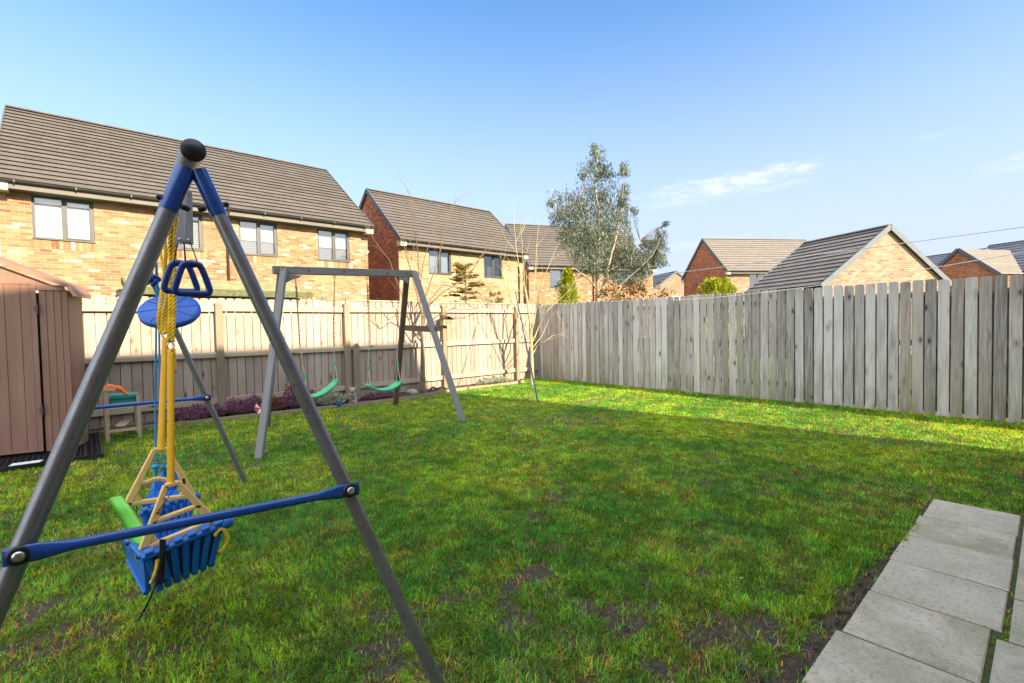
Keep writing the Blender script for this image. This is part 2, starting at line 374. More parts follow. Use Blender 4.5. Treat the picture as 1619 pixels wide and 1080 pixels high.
# metal and plastic
def paint(name, c, rough=.3, metal=0.0, wear=.15, coat=0.0):
    m = mat(name, c, rough, metal); t = NT(m); o = t.obj()
    d = tuple(x*(1-wear) for x in c); l = tuple(min(1, x*(1+wear)) for x in c)
    t.col(t.mix(t.rng(t.noise(o, 14, 5, .65), .3, .7), d, l))
    t.set(t.b, 'Roughness', t.rng(t.noise(o, 35, 4, .7), .3, .7, rough*.75, rough*1.35))
    if coat: t.b.inputs['Coat Weight'].default_value = coat
    return m
M['steel_grey'] = paint('grey_painted_steel', (.215,.22,.24), .33, .6, .12)
M['steel_blue'] = paint('blue_painted_steel', (.004,.062,.32), .28, 0, .12, .3)
M['steel_bright'] = paint('zinc_steel', (.55,.55,.56), .3, .95)
M['black_plastic'] = paint('black_plastic', (.012,.013,.017), .38)
M['navy_plastic'] = paint('navy_plastic', (.010,.035,.23), .3, 0, .15)
M['blue_plastic'] = paint('blue_plastic', (.004,.125,.50), .38, 0, .12)
M['blue_disc'] = paint('mid_blue_plastic', (.004,.10,.50), .4, 0, .15)
M['green_plastic'] = paint('lime_green_plastic', (.16,.60,.07), .4, 0, .12)
M['mint_plastic'] = paint('sea_green_plastic', (.04,.42,.19), .42, 0, .18)
M['cream_plastic'] = paint('pale_yellow_plastic', (.85,.56,.19), .4, 0, .08)
M['rope_yellow'] = paint('yellow_rope', (.85,.50,.02), .75, 0, .3)
M['strap_yellow'] = paint('yellow_sleeve', (.82,.42,.004), .45, 0, .06)
M['rope_blue'] = paint('light_blue_rope', (.01,.28,.55), .6, 0, .2)
M['rope_pale'] = paint('pale_green_rope', (.42,.48,.36), .7, 0, .2)
M['cord_black'] = paint('black_cord', (.012,.012,.012), .7)
M['chain_rust'] = paint('rusty_chain', (.20,.12,.08), .6, .5, .5)
M['orange_plastic'] = paint('orange_plastic', (.80,.17,.03), .45, 0, .12)
M['teal_plastic'] = paint('teal_plastic', (.01,.20,.20), .45, 0, .12)
M['pole_navy'] = paint('navy_pole', (.006,.02,.07), .35)
M['line_white'] = paint('white_line', (.75,.75,.78), .5)
M['red'] = paint('red_plastic', (.6,.02,.03), .4)
M['stone'] = noisy('statue_stone', (.22,.19,.15), (.40,.36,.29), 14, .9, .5, 60)
M['stone_pale'] = noisy('boulder_stone', (.20,.17,.15), (.34,.29,.25), 7, .9, .6, 30)
# shed resin: brown with faint lighter vertical streaks
m = mat('shed_resin_brown', (.3,.2,.16), .5); t = NT(m)
sh = t.mix(t.rng(t.noise(t.map(t.obj(), (7,7,.9)), 1, 5, .7), .3, .72), (.20,.098,.070), (.285,.155,.118)); 
sh = t.mix(t.rng(t.noise(t.map(t.obj(), (9,9,1.4)), 1.5, 6, .75), .6, .72, 0, .45), sh, (.36,.25,.20)); t.col(sh)
t.bump(t.noise(t.map(t.obj(), (60,60,6)), 1, 3), .12, .002); M['shed'] = m
M['shed_trim'] = paint('shed_trim_tan', (.42,.27,.18), .55)
M['hinge'] = paint('hinge_grey', (.06,.05,.055), .45)
M['felt_green'] = noisy('mossy_felt', (.10,.12,.05), (.24,.23,.13), 4, .95, .5, 30)
M['felt_edge'] = noisy('mossy_edge', (.05,.055,.03), (.13,.14,.06), 12, .95)
# ground
m = mat('lawn_soil', rough=.95, spec=.15); t = NT(m); p = t.n('ShaderNodeNewGeometry').outputs['Position']
ba = t.attr('bare')['Fac']
so = t.mix(t.rng(t.noise(p, 14, 6, .75), .3, .7), (.045,.036,.027), (.13,.105,.08)); so = t.mix(t.rng(t.noise(p, 60, 4, .8), .5, .66, 0, .7), so, (.24,.19,.11))
th = t.mix(t.rng(t.noise(p, 40, 5, .8), .35, .65), (.050,.075,.018), (.15,.17,.05))
c = t.mix(t.rng(t.math('ADD', ba, t.math('MULTIPLY', t.math('SUBTRACT', t.noise(p, 30, 4, .7), .5), .8)), .45, .75), th, so); t.col(c)
t.bump(t.noise(p, 45, 6, .8), 1.0, .02); M['soil_lawn'] = m
M['soil_bed'] = noisy('bed_soil', (.022,.015,.011), (.07,.05,.036), 9, .95, .9, 26)
m = mat('far_grass', rough=.95, spec=.1); t = NT(m); p = t.n('ShaderNodeNewGeometry').outputs['Position']
c = t.mix(t.rng(t.noise(p, .8, 6, .7), .3, .7), (.05,.09,.018), (.12,.17,.04)); t.col(t.mix(t.rng(t.noise(p, 30, 4, .8), .4, .6), c, (.06,.10,.02))); M['far_grass'] = m
m = mat('paving_concrete', rough=.92, spec=.2); t = NT(m); uv = t.uv(); r = t.attr()['Fac']
o3 = t.n('ShaderNodeCombineXYZ', None, X=t.math('MULTIPLY', r, 11.0), Y=t.math('MULTIPLY', r, 23.0)).outputs[0]
vv = t.n('ShaderNodeVectorMath', {'operation': 'ADD'}); t.set(vv, '0', uv); t.set(vv, '1', o3); vv = vv.outputs[0]
c = t.mix(t.rng(t.noise(vv, 4.5, 6, .7, .4), .3, .7), (.38,.335,.25), (.63,.57,.45)); c = t.mix(t.math('MULTIPLY', t.math('MINIMUM', r, 1.0), .5), c, (.40,.37,.31))
c = t.mix(t.rng(t.noise(uv, 48, 4, .85), .52, .62, 0, .5), c, (.15,.14,.12))
c = t.mix(t.rng(t.noise(vv, 2.3, 6, .75), .54, .70, 0, .55), c, (.17,.20,.10))
c = t.mix(t.rng(t.noise(t.map(vv, (14, 40, 1)), 1.0, 5, .8), .64, .72, 0, .7), c, (.11,.10,.085))
c = t.mix(t.rng(t.noise(vv, 3.1, 7, .8, 1.2), .62, .70, 0, .5), c, (.55,.53,.49))
c = t.mix(t.rng(t.noise(vv, 1.2, 5, .7, .6), .50, .66, 0, .5), c, (.20,.22,.12))
jf = t.math('GREATER_THAN', r, 1.5); c = t.mix(jf, c, t.mix(t.rng(t.noise(uv, 22, 5, .8), .4, .6), (.045,.04,.028), (.07,.095,.025))); t.col(c)
wv = t.n('ShaderNodeTexWave', {'wave_type': 'BANDS', 'bands_direction': 'X'}, Vector=uv, Scale=17.0, Distortion=.3).outputs['Fac']
hh = t.math('ADD', t.math('MULTIPLY', wv, .5), t.noise(uv, 60, 6, .8)); t.bump(hh, .55, .004); M['paving'] = m

def leaf_mat(name, dark, light, trans=.35, rough=.55, hue=None):
    m = mat(name, rough=rough, spec=.3); t = NT(m); r = t.attr()['Fac']
    c = t.mix(r, dark, light)
    if hue: c = t.mix(t.rng(r, .8, .9), c, hue)
    t.col(c); tl = t.n('ShaderNodeBsdfTranslucent', None, Color=c); mxs = t.n('ShaderNodeMixShader', None)
    t.set(mxs, '0', trans); t.set(mxs, '1', t.b.outputs[0]); t.set(mxs, '2', tl.outputs[0])
    t.t.links.new(mxs.outputs[0], t.t.nodes['Material Output'].inputs['Surface']); return m
M['eucalyptus'] = leaf_mat('eucalyptus_leaf', (.018,.038,.022), (.18,.22,.16), .2, .45)
M['thuja'] = leaf_mat('golden_conifer_leaf', (.12,.17,.012), (.38,.40,.02), .4)
M['conifer'] = leaf_mat('conifer_leaf', (.10,.085,.025), (.40,.32,.12), .35)
M['photinia'] = leaf_mat('red_tipped_leaf', (.035,.06,.018), (.21,.06,.03), .3, .4, (.26,.17,.05))
M['heather_pink'] = leaf_mat('heather_pink_flower', (.12,.05,.085), (.42,.21,.31), .25, .7)
M['heather_rust'] = leaf_mat('heather_rust_leaf', (.12,.045,.04), (.32,.13,.11), .25, .7)
M['heather_white'] = leaf_mat('heather_white_flower', (.12,.15,.07), (.62,.62,.55), .3, .7)
M['heather_green'] = leaf_mat('heather_foliage', (.03,.05,.02), (.08,.12,.04), .25, .7)
M['bark_grey'] = noisy('bark_grey', (.075,.058,.045), (.20,.165,.13), 14, .9, .6, 50)
M['bark_pale'] = noisy('bark_pale', (.22,.19,.10), (.40,.34,.21), 12, .85, .5, 50)
M['bark_euc'] = noisy('bark_smooth', (.20,.145,.10), (.36,.28,.20), 6, .7, .3, 30)
M['twig'] = noisy('twig_brown', (.085,.05,.032), (.17,.105,.065), 10, .8)
# grass blades, coloured per blade
m = mat('grass_blade', rough=.5, spec=.25); t = NT(m); a = t.n('ShaderNodeAttribute', {'attribute_name': 'blade'})
t.col(a.outputs['Color']); tl = t.n('ShaderNodeBsdfTranslucent', None, Color=t.mix(1.0, a.outputs['Color'], (4.6,1.55,.45), 'MULTIPLY')); mxs = t.n('ShaderNodeMixShader', None)
t.set(mxs, '0', .36); t.set(mxs, '1', t.b.outputs[0]); t.set(mxs, '2', tl.outputs[0])
t.t.links.new(mxs.outputs[0], t.t.nodes['Material Output'].inputs['Surface']); M['grass'] = m

# ---------------------------------------------------------------- the setting
FX, FY = 8.2, 8.3       # right fence face plane (x) and back fence board plane (y)
g0 = MB(); g0.face([(-400,-400,-.02),(400,-400,-.02),(400,400,-.02),(-400,400,-.02)]); tag(g0.build('ground', M['far_grass']), kind='structure')
def bed_y(x):           # front edge of the flower bed along the back fence
    xs = [-3, .2, .9, 1.75, 2.6, 3.3, 4.1, 4.7, 5.35, 6.2, 7.2, 7.45]; ys = [8.0, 7.98, 7.95, 7.86, 7.75, 7.66, 7.63, 7.72, 7.93, 7.93, 7.88, 7.95]
    return float(np.interp(x, xs, ys))
rng = np.random.default_rng(5)
class VN:
    def __init__(s, seed): s.g = np.random.default_rng(seed).random((256, 256))
    def __call__(s, x, y, f, octv=3):
        v = 0; a = 1; tot = 0
        for o in range(octv):
            X = x*f+37.3*o+100; Y = y*f+11.7*o+100; i = np.floor(X).astype(int); j = np.floor(Y).astype(int); u = X-i; w = Y-j
            u = u*u*(3-2*u); w = w*w*(3-2*w); G = s.g; i &= 255; j &= 255; i2 = (i+1) & 255; j2 = (j+1) & 255
            v = v + a*((G[i,j]*(1-u)+G[i2,j]*u)*(1-w)+(G[i,j2]*(1-u)+G[i2,j2]*u)*w); tot += a; a *= .55; f *= 2.1
        return v/tot
vn1, vn2, vn3, vn4 = VN(1), VN(2), VN(3), VN(4)
# lawn soil: gently uneven sheet
nx, ny = 250, 250; X = np.linspace(-4, 8.35, nx); Y = np.linspace(-3.15, 8.35, ny)
def soil_h(x, y): return (vn3(x, y, 1.3, 3)-.5)*.03
gx, gy = np.meshgrid(X, Y, indexing='ij'); gz = soil_h(gx, gy)*1.0 - .005
V = np.stack([gx.ravel(), gy.ravel(), gz.ravel()], 1)
Fc = [(i*ny+j, (i+1)*ny+j, (i+1)*ny+j+1, i*ny+j+1) for i in range(nx-1) for j in range(ny-1)]
b = MB(); b.mesh([tuple(v) for v in V], Fc, None, .5, True)
def worn_field(x, y):
    worn = np.exp(-(((x-2.3)/1.5)**2+((y-1.5)/1.1)**2))*.030 + np.exp(-(((x-.9)/.6)**2+((y-1.9)/.7)**2))*.04
    patch = vn1(x, y, 1.15, 4); fine = vn2(x, y, 8.5, 4)
    dn = (patch*.34+fine*.66-(.375+worn)+.06)/.13
    mw = .03+.20*vn4(x, y, 5.4, 3)**1.5*np.clip((3.4-x)/1.2, 0, 1); d = y-.55
    marg = (x < 3.4) & (x > .9) & (d < mw) & (d > -.02)
    return np.where(marg, .05, np.clip(dn, .13, 1)), fine
o = b.build('lawn_soil', M['soil_lawn']); dn_, _ = worn_field(gx.ravel(), gy.ravel())
o.data.attributes.new('bare', 'FLOAT', 'POINT').data.foreach_set('value', (1-dn_).astype(np.float32)); tag(o, kind='structure')

# garden path of textured slabs, two columns
b = MB(); slabs = []
rows = [(4.385,3.965),(3.95,3.555),(3.54,3.135),(3.12,2.70),(2.685,2.26),(2.245,1.84),(1.825,1.42),(1.405,1.0),(.985,.58)]
b.face([(.5,-.80,.0065),(4.40,-.80,.0065),(4.40,.555,.0065),(.5,.555,.0065)], rnd=2.0)
def slab(x0, x1, y0, y1, z=.0135):
    r = random.random(); tz = [z+random.uniform(-.0015,.002) for _ in range(4)]; e = .005
    P = [(x0,y0),(x1,y0),(x1,y1),(x0,y1)]; I = [(x0+e,y0+e),(x1-e,y0+e),(x1-e,y1-e),(x0+e,y1-e)]
    b.face([(I[k][0],I[k][1],tz[k]) for k in range(4)], rnd=r)
    for k in range(4):
        k2 = (k+1)%4
        b.face([(P[k][0],P[k][1],tz[k]-e),(P[k2][0],P[k2][1],tz[k2]-e),(I[k2][0],I[k2][1],tz[k2]),(I[k][0],I[k][1],tz[k])], rnd=r)
        b.face([(P[k][0],P[k][1],-.03),(P[k2][0],P[k2][1],-.03),(P[k2][0],P[k2][1],tz[k2]-e),(P[k][0],P[k][1],tz[k]-e)], rnd=r)
random.seed(4)
for i, (x1, x0) in enumerate(rows):
    yl, yr = (.118, .545) if i < 4 else (.150, .56)
    slab(x0, x1, yl+random.uniform(-.004,.004), yr+random.uniform(-.012,.012))
for i, (x1, x0) in enumerate([(4.39,3.93),(3.915,3.52),(3.505,3.07),(3.055,2.64),(2.625,2.27)]+rows[5:]):
    slab(x0, x1, -.335, .098 if i < 4 else .130)
for i, (x1, x0) in enumerate(rows): slab(x0, x1, -.785, -.35)
tag(b.build('garden_path', M['paving']), kind='structure')
# flower bed soil with timber edging
b = MB(); n = 60
xs = np.linspace(-1.2, 7.42, n)
for i in range(n-1):
    x0, x1 = xs[i], xs[i+1]
    b.face([(x0,bed_y(x0),.035),(x1,bed_y(x1),.035),(x1,8.5,.05),(x0,8.5,.05)], smooth=True)
tag(b.build('flower_bed_soil', M['soil_bed']), kind='structure')
b = MB()
for i in range(n-1):
    x0, x1 = xs[i], xs[i+1]; y0, y1 = bed_y(x0), bed_y(x1)
    b.face([(x0,y0-.02,-.02),(x1,y1-.02,-.02),(x1,y1-.02,.055),(x0,y0-.02,.055)], [(x0,0),(x1,0),(x1,.075),(x0,.075)])
    b.face([(x0,y0-.02,.055),(x1,y1-.02,.055),(x1,y1+.01,.055),(x0,y0+.01,.055)]); b.face([(x0,y0+.01,.055),(x1,y1+.01,.055),(x1,y1+.01,0),(x0,y0+.01,0)])
tag(b.build('bed_edging', M['edging']), 'low weathered timber edging between the lawn and the flower bed', 'edging')

# grass
def in_path(x, y):
    edge = .535+.09*(vn2(x, y, 7, 3)-.5)
    return ((x < 4.40) & (x > -.2+.6) & (y < edge) & (y > -.8))
def make_grass():
    P = []
    for (x0, x1, y0, y1, dens) in ((-1.6, 8.15, -1.0, 8.28, 8500), (-.6, 3.6, .4, 3.8, 17000), (3.6, 6, -.5, 3.8, 7000), (-.6, 3.6, 3.8, 5.6, 6000)):
        k = int((x1-x0)*(y1-y0)*dens); P.append(np.stack([rng.uniform(x0, x1, k), rng.uniform(y0, y1, k)], 1))
    P = np.concatenate(P); x, y = P[:,0], P[:,1]
    by = np.interp(x, [-3, .2, .9, 1.75, 2.6, 3.3, 4.1, 4.7, 5.35, 6.2, 7.2, 7.45, 7.5, 9], [8.0, 7.98, 7.95, 7.86, 7.75, 7.66, 7.63, 7.72, 7.93, 7.93, 7.88, 7.95, 8.25, 8.25])
    jx = np.concatenate([np.full(420, q)+rng.normal(0, .004, 420) for q in (3.957,3.547,3.127,2.692,2.252,1.832,1.412)]+[rng.uniform(1, 4.4, 2600)]); jy = np.concatenate([rng.uniform(-.75, .55, 420*7), np.where(jx[420*7:] > 2.63, .108, .140)+rng.normal(0, .004, 2600)])
    jk = vn4(jx, jy, 6.0, 2) > .60; nj = int(jk.sum()); x = np.concatenate([x, jx[jk]]); y = np.concatenate([y, jy[jk]])
    by = np.concatenate([by, np.full(nj, 9.0)]); joint = np.zeros(len(x), bool); joint[-nj:] = True
    keep = ((y < by-.01) & ~in_path(x, y)) | joint
    # shed base keeps grass off
    u = (x+.10)*.966+(y-6.92)*(-.259); w = (x+.10)*.259+(y-6.92)*.966
    keep &= ~((x < .12) & (y > 6.46))
    dn, fine = worn_field(x, y)
    dn = np.where(joint, 1.0, dn); keep &= rng.random(len(x)) < dn
    joint = joint[keep]
    x, y, fine, dn = x[keep], y[keep], fine[keep], dn[keep]; N = len(x)
    # pull towards tuft centres
    cx = np.round(x/.045+vn3(x, y, 20, 1)*1.4)*.045; x = np.where(joint, x, x+(cx-x)*.28)
    dist = np.hypot(x, y)
    tuft = vn4(x, y, 7.0, 2); longg = vn2(x, y, 2.3, 2)
    L = (.012+.021*tuft+.010*longg)*rng.uniform(.55, 1.4, N)
    L = np.where(joint, L*.6, L); near_f = (x > 7.75) | (y > 8.0); L = np.where(near_f, L*1.7, L)
    L = np.where((x > 2.2) & (x < 3.1) & (y < .75) & (y > .5), L*1.3, L)
    W = rng.uniform(.0020, .0042, N)*(1+np.clip(dist-3, 0, 6)*.16)
    th = rng.uniform(0, 2*np.pi, N); lean = rng.uniform(.25, 1.38, N); bend = rng.uniform(.0, .5, N); cl = vn1(x, y, 9, 2)*4*np.pi
    dx, dy = np.cos(th)+.6*np.cos(cl), np.sin(th)+.6*np.sin(cl); nn = np.hypot(dx, dy)+1e-6; dx /= nn; dy /= nn
    sx, sy = -dy, dx; z0 = soil_h(x, y)-.006
    def pt(wf, ang, l0, px0=0, py0=0, pz0=0):
        hx = px0+L*l0*np.sin(ang); hz = pz0+L*l0*np.cos(ang)
        return np.stack([x+dx*hx+sx*W*wf, y+dy*hx+sy*W*wf, z0+hz], 1), hx, hz
    a1 = lean*.6; a2 = np.minimum(lean+bend, 1.62); V = np.empty((N, 5, 3))
    V[:,0] = pt(-.5, a1, 0)[0]; V[:,1] = pt(.5, a1, 0)[0]; V[:,2], hx, hz = pt(.42, a1, .55); V[:,3] = pt(-.42, a1, .55)[0]
    V[:,4] = pt(0, a2, .55, hx, 0, hz)[0]
    V = V.reshape(-1, 3)
    base = np.arange(N)*5
    loops = np.empty((N, 7), dtype=np.int32); loops[:,0:4] = base[:,None]+[0,1,2,3]; loops[:,4:7] = base[:,None]+[3,2,4]
    me = bpy.data.meshes.new('lawn_grass'); me.vertices.add(N*5); me.vertices.foreach_set('co', V.ravel())
    me.loops.add(N*7); me.loops.foreach_set('vertex_index', loops.ravel()); me.polygons.add(N*2)
    st = np.empty((N, 2), dtype=np.int32); st[:,0] = np.arange(N)*7; st[:,1] = st[:,0]+4
    me.polygons.foreach_set('loop_start', st.ravel()); me.update(calc_edges=True)
    # colour of each blade
    big = vn3(x, y, .9, 3); med = vn2(x, y, 3.3, 3)
    A = np.array([.042,.240,.020]); B = np.array([.170,.455,.026]); C_ = np.array([.070,.285,.055])
    f = np.clip(.5+(big-.5)*1.7+(med-.5)*1.3+rng.normal(0, .22, N), 0, 1)[:,None]
    col = A*(1-f)+B*f
    h = np.clip((vn4(x, y, 1.6, 2)-.5)*3, 0, 1)[:,None]; col = col*(1-h*.6)+C_*h*.6
    dead = rng.random(N) < (.06+.18*np.clip(1-dn, 0, 1)+.16*np.clip((med-.58)*6, 0, 1)); col[dead] = np.array([.34,.28,.14])*rng.uniform(.5,1.15,(dead.sum(),1))
    yel = rng.random(N) < .26; col[yel] = col[yel]*np.array([1.7,1.15,.8])
    col *= (.42+1.25*rng.random((N,1))**1.4)*(.72+.62*np.clip((vn1(x, y, 14, 2)-.3)*2.2, 0, 1))[:,None]
    at_ = me.attributes.new('blade', 'FLOAT_COLOR', 'POINT'); cc = np.ones((N, 5, 4), dtype=np.float32); cc[:,:,:3] = col[:,None,:]
    at_.data.foreach_set('color', cc.ravel()); me.materials.append(M['grass'])
    o = bpy.data.objects.new('lawn_grass', me); COL.objects.link(o); return o
tag(make_grass(), 'short patchy green lawn grass with worn muddy spots', 'grass', kind='stuff')
# fallen leaves and bits on the lawn
random.seed(77); b = MB()
for _ in range(110):
    x, y = random.uniform(.2, 7.6), random.uniform(.8, 7.4); s = random.uniform(.006,.016); a = random.random()*6.28; z = .028
    u = Vector((math.cos(a), math.sin(a), random.uniform(-.4,.4)))*s; v = Vector((-math.sin(a), math.cos(a), random.uniform(-.3,.3)))*s*.6; c = Vector((x, y, z))
    b.face([c-u, c-v, c+u, c+v], rnd=random.random())
M['litter'] = leaf_mat('dead_leaf', (.14,.07,.03), (.42,.30,.18), .2)
tag(b.build('leaf_litter', M['litter']), 'small dry leaf fragments scattered over the lawn', 'leaf litter', kind='stuff')

# broad-leaved weeds and soil crumbs
random.seed(101); b = MB()
for _ in range(150):
    x, y = random.uniform(.3, 7.6), random.uniform(.75, 7.3)
    for k in range(random.randint(4, 8)):
        a = random.random()*6.28; l = random.uniform(.012,.034); w_ = l*random.uniform(.35,.6); d = Vector((math.cos(a),math.sin(a),0)); sd_ = Vector((-d.y,d.x,0)); o_ = Vector((x+random.gauss(0,.012),y+random.gauss(0,.012),.012+random.random()*.010)); q = random.random()
        b.face([o_, o_+d*l*.45+sd_*w_*.5+Vector((0,0,l*.35)), o_+d*l+Vector((0,0,l*.2)), o_+d*l*.45-sd_*w_*.5+Vector((0,0,l*.35))], [(0,0)]*4, q)
M['weed'] = leaf_mat('weed_leaf', (.05,.13,.035), (.16,.30,.09), .3)
tag(b.build('lawn_weeds', M['weed']), 'small broad leaved weeds dotted through the lawn', 'weeds', kind='stuff')
b = MB()
for _ in range(420):
    if random.random() < .55: x = random.uniform(1.2, 3.4); y = .55+abs(random.gauss(0,.09))-.02
    else: x, y = random.uniform(.6,4.2), random.uniform(.8,3.2)
    dnx, _f = worn_field(np.array([x]), np.array([y]))
    if dnx[0] > .45: continue
    b.sphere((x,y,.004+random.random()*.004), random.uniform(.003,.011), 6, (random.uniform(.8,1.4),random.uniform(.7,1.2),.65))
tag(b.build('soil_crumbs', M['soil_bed']), 'dark crumbs of loose soil by the path edge and bare spots', 'soil', kind='stuff')

# ---------------------------------------------------------------- fences
random.seed(11)
def board(mb, p, wdir, tdir, w, t, z0, z1, ch=.018, top='dog'):
    """upright board centred at p: width along wdir, thickness along tdir; eased top corners"""
    p = Vector(p); wd = Vector(wdir); td = Vector(tdir); r = random.random(); c = ch
    tilt = random.uniform(-.004,.004)
    q = [(-w/2,z0),(w/2,z0),(w/2,z1-c),(w/2-c*.55,z1-c*.25),(w/2-c*1.5,z1),(-w/2+c*1.5,z1),(-w/2+c*.55,z1-c*.25),(-w/2,z1-c)]
    A = [Vector((p.x,p.y,0))+wd*(x+tilt*(z-.9))+Vector((0,0,z)) for x, z in q]; B = [a+td*t for a in A]; n = len(q); o = random.random()*5
    mb.face(A, [(x+o,z+o) for x, z in q], r); mb.face(B[::-1], [(x+o,z+o) for x, z in q][::-1], r)
    for k in range(n):
        k2 = (k+1)%n; mb.face([A[k2],A[k],B[k],B[k2]], [(q[k2][0],q[k2][1]+o),(q[k][0],q[k][1]+o),(q[k][0]+t,q[k][1]+o),(q[k2][0]+t,q[k2][1]+o)], r)
# back fence: rails and posts towards us, boards behind
bf = empty('back_fence', (0, FY, 0), label='tan timber board fence with rails and posts along the back flower bed', cat='fence')
posts = [-4.45, -2.45, -.45, 1.52, 3.47, 5.50, 7.50, 8.17]
for i, x in enumerate(posts[:-1]):
    h = {3.47: 1.72}.get(x, 1.70)
    mb = MB(); mb.bar((x,FY-.045,-.1),(x,FY-.045,h),.095,.095,(0,1,0),random.random(),.006); mb.build('post', M['post'], bf)
for i in range(len(posts)-1):
    x0, x1 = posts[i], posts[i+1]
    mb = MB(); x = x0+.055
    while x < x1-.02:
        z1 = 1.775+random.uniform(-.008,.008)
        board(mb, (x,FY+.004,0), (1,0,0), (0,1,0), .1065, .016, .03, z1); x += .1165
    mb.build('board_panel', M['fence_back'], bf)
    mb = MB(); mb.box(x0+.06,x1-.06,FY+.024,FY+.032,.06,1.52); mb.build('gap_blocker', M['post'], bf)  # added sheet, blocks the light coming through the board gaps
    for z, hh in ((.25,.085),(.935,.085),(1.62,.085)):
        mb = MB(); a = (x0+.046, FY-.021, z+random.uniform(-.006,.006)); c = (x1-.046 if x1 < 8.1 else 8.19, FY-.021, z+random.uniform(-.006,.006))
        mb.bar(a, c, .04, hh, (0,0,1), random.random(), .003); mb.build('rail', M['rail_back'], bf)
mb = MB(); mb.bar((3.5,FY+.028,1.79),(8.15,FY+.028,1.785),.075,.022,(0,0,1),.6); mb.build('capping', M['rail_back'], bf)
# the sheets behind the boards are added so the gaps stay dark
rebase(bf)
rf = empty('side_fence', (FX, 4, 0), label='grey weathered paling fence running along the right side of the lawn', cat='fence')
y = 8.255; panels = []; mb = MB(); ly = 8.2; k = 0
while y > -3.1:
    pitch = .1195 if y > 5.6 else .1275; w = .1095 if y > 5.6 else (.1125 if y < 3.2 else .111)
    w -= random.uniform(0,.004); z1 = 1.765+random.uniform(-.01,.012); bow = random.uniform(-.003,.003)
    board(mb, (FX+bow, y, 0), (0,1,0), (1,0,0), w, .018, .012, z1, .016)
    y -= pitch; k += 1
    if k % 16 == 0: mb.build('paling_panel', M['fence_right'], rf); mb = MB()
mb.build('paling_panel', M['fence_right'], rf)
for ya, yb in ((-3.0,-.4),(-.38,2.7),(5.75,8.2)):
    mb = MB(); y = yb-.06
    while y > ya: board(mb, (FX+.068, y, 0), (0,1,0), (1,0,0), .112, .016, .05, 1.60, .012); y -= .121
    mb.build('backing_panel', M['post'], rf)
yy = 8.25
while yy > -3:
    for z in (.28,.95,1.58):
        mb = MB(); mb.bar((FX+.043, yy-.01, z),(FX+.043, yy-1.93, z),.045,.075,(0,0,1),random.random()); mb.build('rail', M['post'], rf)
    mb = MB(); mb.bar((FX+.12, yy, -.1),(FX+.12, yy, 1.72 if yy < 8 else 1.80),.09,.09,(0,1,0),random.random(),.005); mb.build('post', M['post'], rf)
    yy -= 1.95
rebase(rf)

# ---------------------------------------------------------------- houses
def wall_open(mb, u0, u1, z0, z1, ops, depth=.09):
    """front wall on y=0 (facing -y) with openings and their reveals"""
    xs = sorted({u0, u1, *[a for o in ops for a in o[:2]]}); zs = sorted({z0, z1, *[a for o in ops for a in o[2:4]]})
    for i in range(len(xs)-1):
        for j in range(len(zs)-1):
            cx, cz = (xs[i]+xs[i+1])/2, (zs[j]+zs[j+1])/2
            if any(o[0] < cx < o[1] and o[2] < cz < o[3] for o in ops): continue
            mb.face([(xs[i],0,zs[j]),(xs[i+1],0,zs[j]),(xs[i+1],0,zs[j+1]),(xs[i],0,zs[j+1])])
    for a, b_, c, d in ops:
        for P in ([(a,0,c),(a,depth,c),(a,depth,d),(a,0,d)],[(b_,0,c),(b_,0,d),(b_,depth,d),(b_,depth,c)],[(a,0,c),(b_,0,c),(b_,depth,c),(a,depth,c)],[(a,0,d),(a,depth,d),(b_,depth,d),(b_,0,d)]):
            mb.face(P)
def add_window(root, a, b_, c, d, style='blind', mull=None, split=.5, soldier=True):
    y0, y1, f = .03, .085, .055
    mb = MB(); mb.box(a,b_,y0,y1,c,c+f); mb.box(a,b_,y0,y1,d-f,d); mb.box(a,a+f,y0,y1,c+f,d-f); mb.box(b_-f,b_,y0,y1,c+f,d-f)
    ms = [split] if mull is None else mull
    xs = [a+f]+[a+(b_-a)*m for m in ms]+[b_-f]
    for x in xs[1:-1]: mb.box(x-.035,x+.035,y0+.004,y1,c+f,d-f)
    # opening sash on the last light
    x0, x1 = xs[-2]+.035, xs[-1]; s = .032
    mb.box(x0,x1,y0-.012,y0+.02,c+f,c+f+s); mb.box(x0,x1,y0-.012,y0+.02,d-f-s,d-f); mb.box(x0,x0+s,y0-.012,y0+.02,c+f+s,d-f-s); mb.box(x1-s,x1,y0-.012,y0+.02,c+f+s,d-f-s)
    mb.box(a-.01,b_+.01,-.035,y0-.001,c-.002,c+.03)
    w = mb.build('window', M['anthracite'], root)
    mb = MB(); mb.face([(a+f,.06,c+f),(b_-f,.06,c+f),(b_-f,.06,d-f),(a+f,.06,d-f)]); mb.build('pane', M['glass'], w)
    mb = MB()
    if style == 'curtain': mb.face([(a+f,.16,c+f),(b_-f,.16,c+f),(b_-f,.16,d-f),(a+f,.16,d-f)]); mb.build('curtain', M['curtain'], w)
    elif style == 'half':
        zm = c+(d-c)*.42; mb.face([(a+f-.02,.10,zm),(b_-f+.02,.10,zm),(b_-f+.02,.10,d-f+.02),(a+f-.02,.10,d-f+.02)]); mb.build('blind', M['blind'], w)
        mb = MB(); mb.face([(a+f-.02,.13,c+f-.02),(b_-f+.02,.13,c+f-.02),(b_-f+.02,.13,zm),(a+f-.02,.13,zm)]); mb.build('blind', M['blind_dark'], w)
    elif style == 'dark': mb.face([(a+.01,.5,c),(b_-.01,.5,c),(b_-.01,.5,d),(a+.01,.5,d)]); mb.build('room_shade', M['dark_room'], w)
    else:
        mb.face([(a+f-.02,.10,c+f-.02),(b_-f+.02,.10,c+f-.02),(b_-f+.02,.10,d-f+.02),(a+f-.02,.10,d-f+.02)]); mb.build('blind', M['blind_white' if style == 'white' else 'blind'], w)
    return w
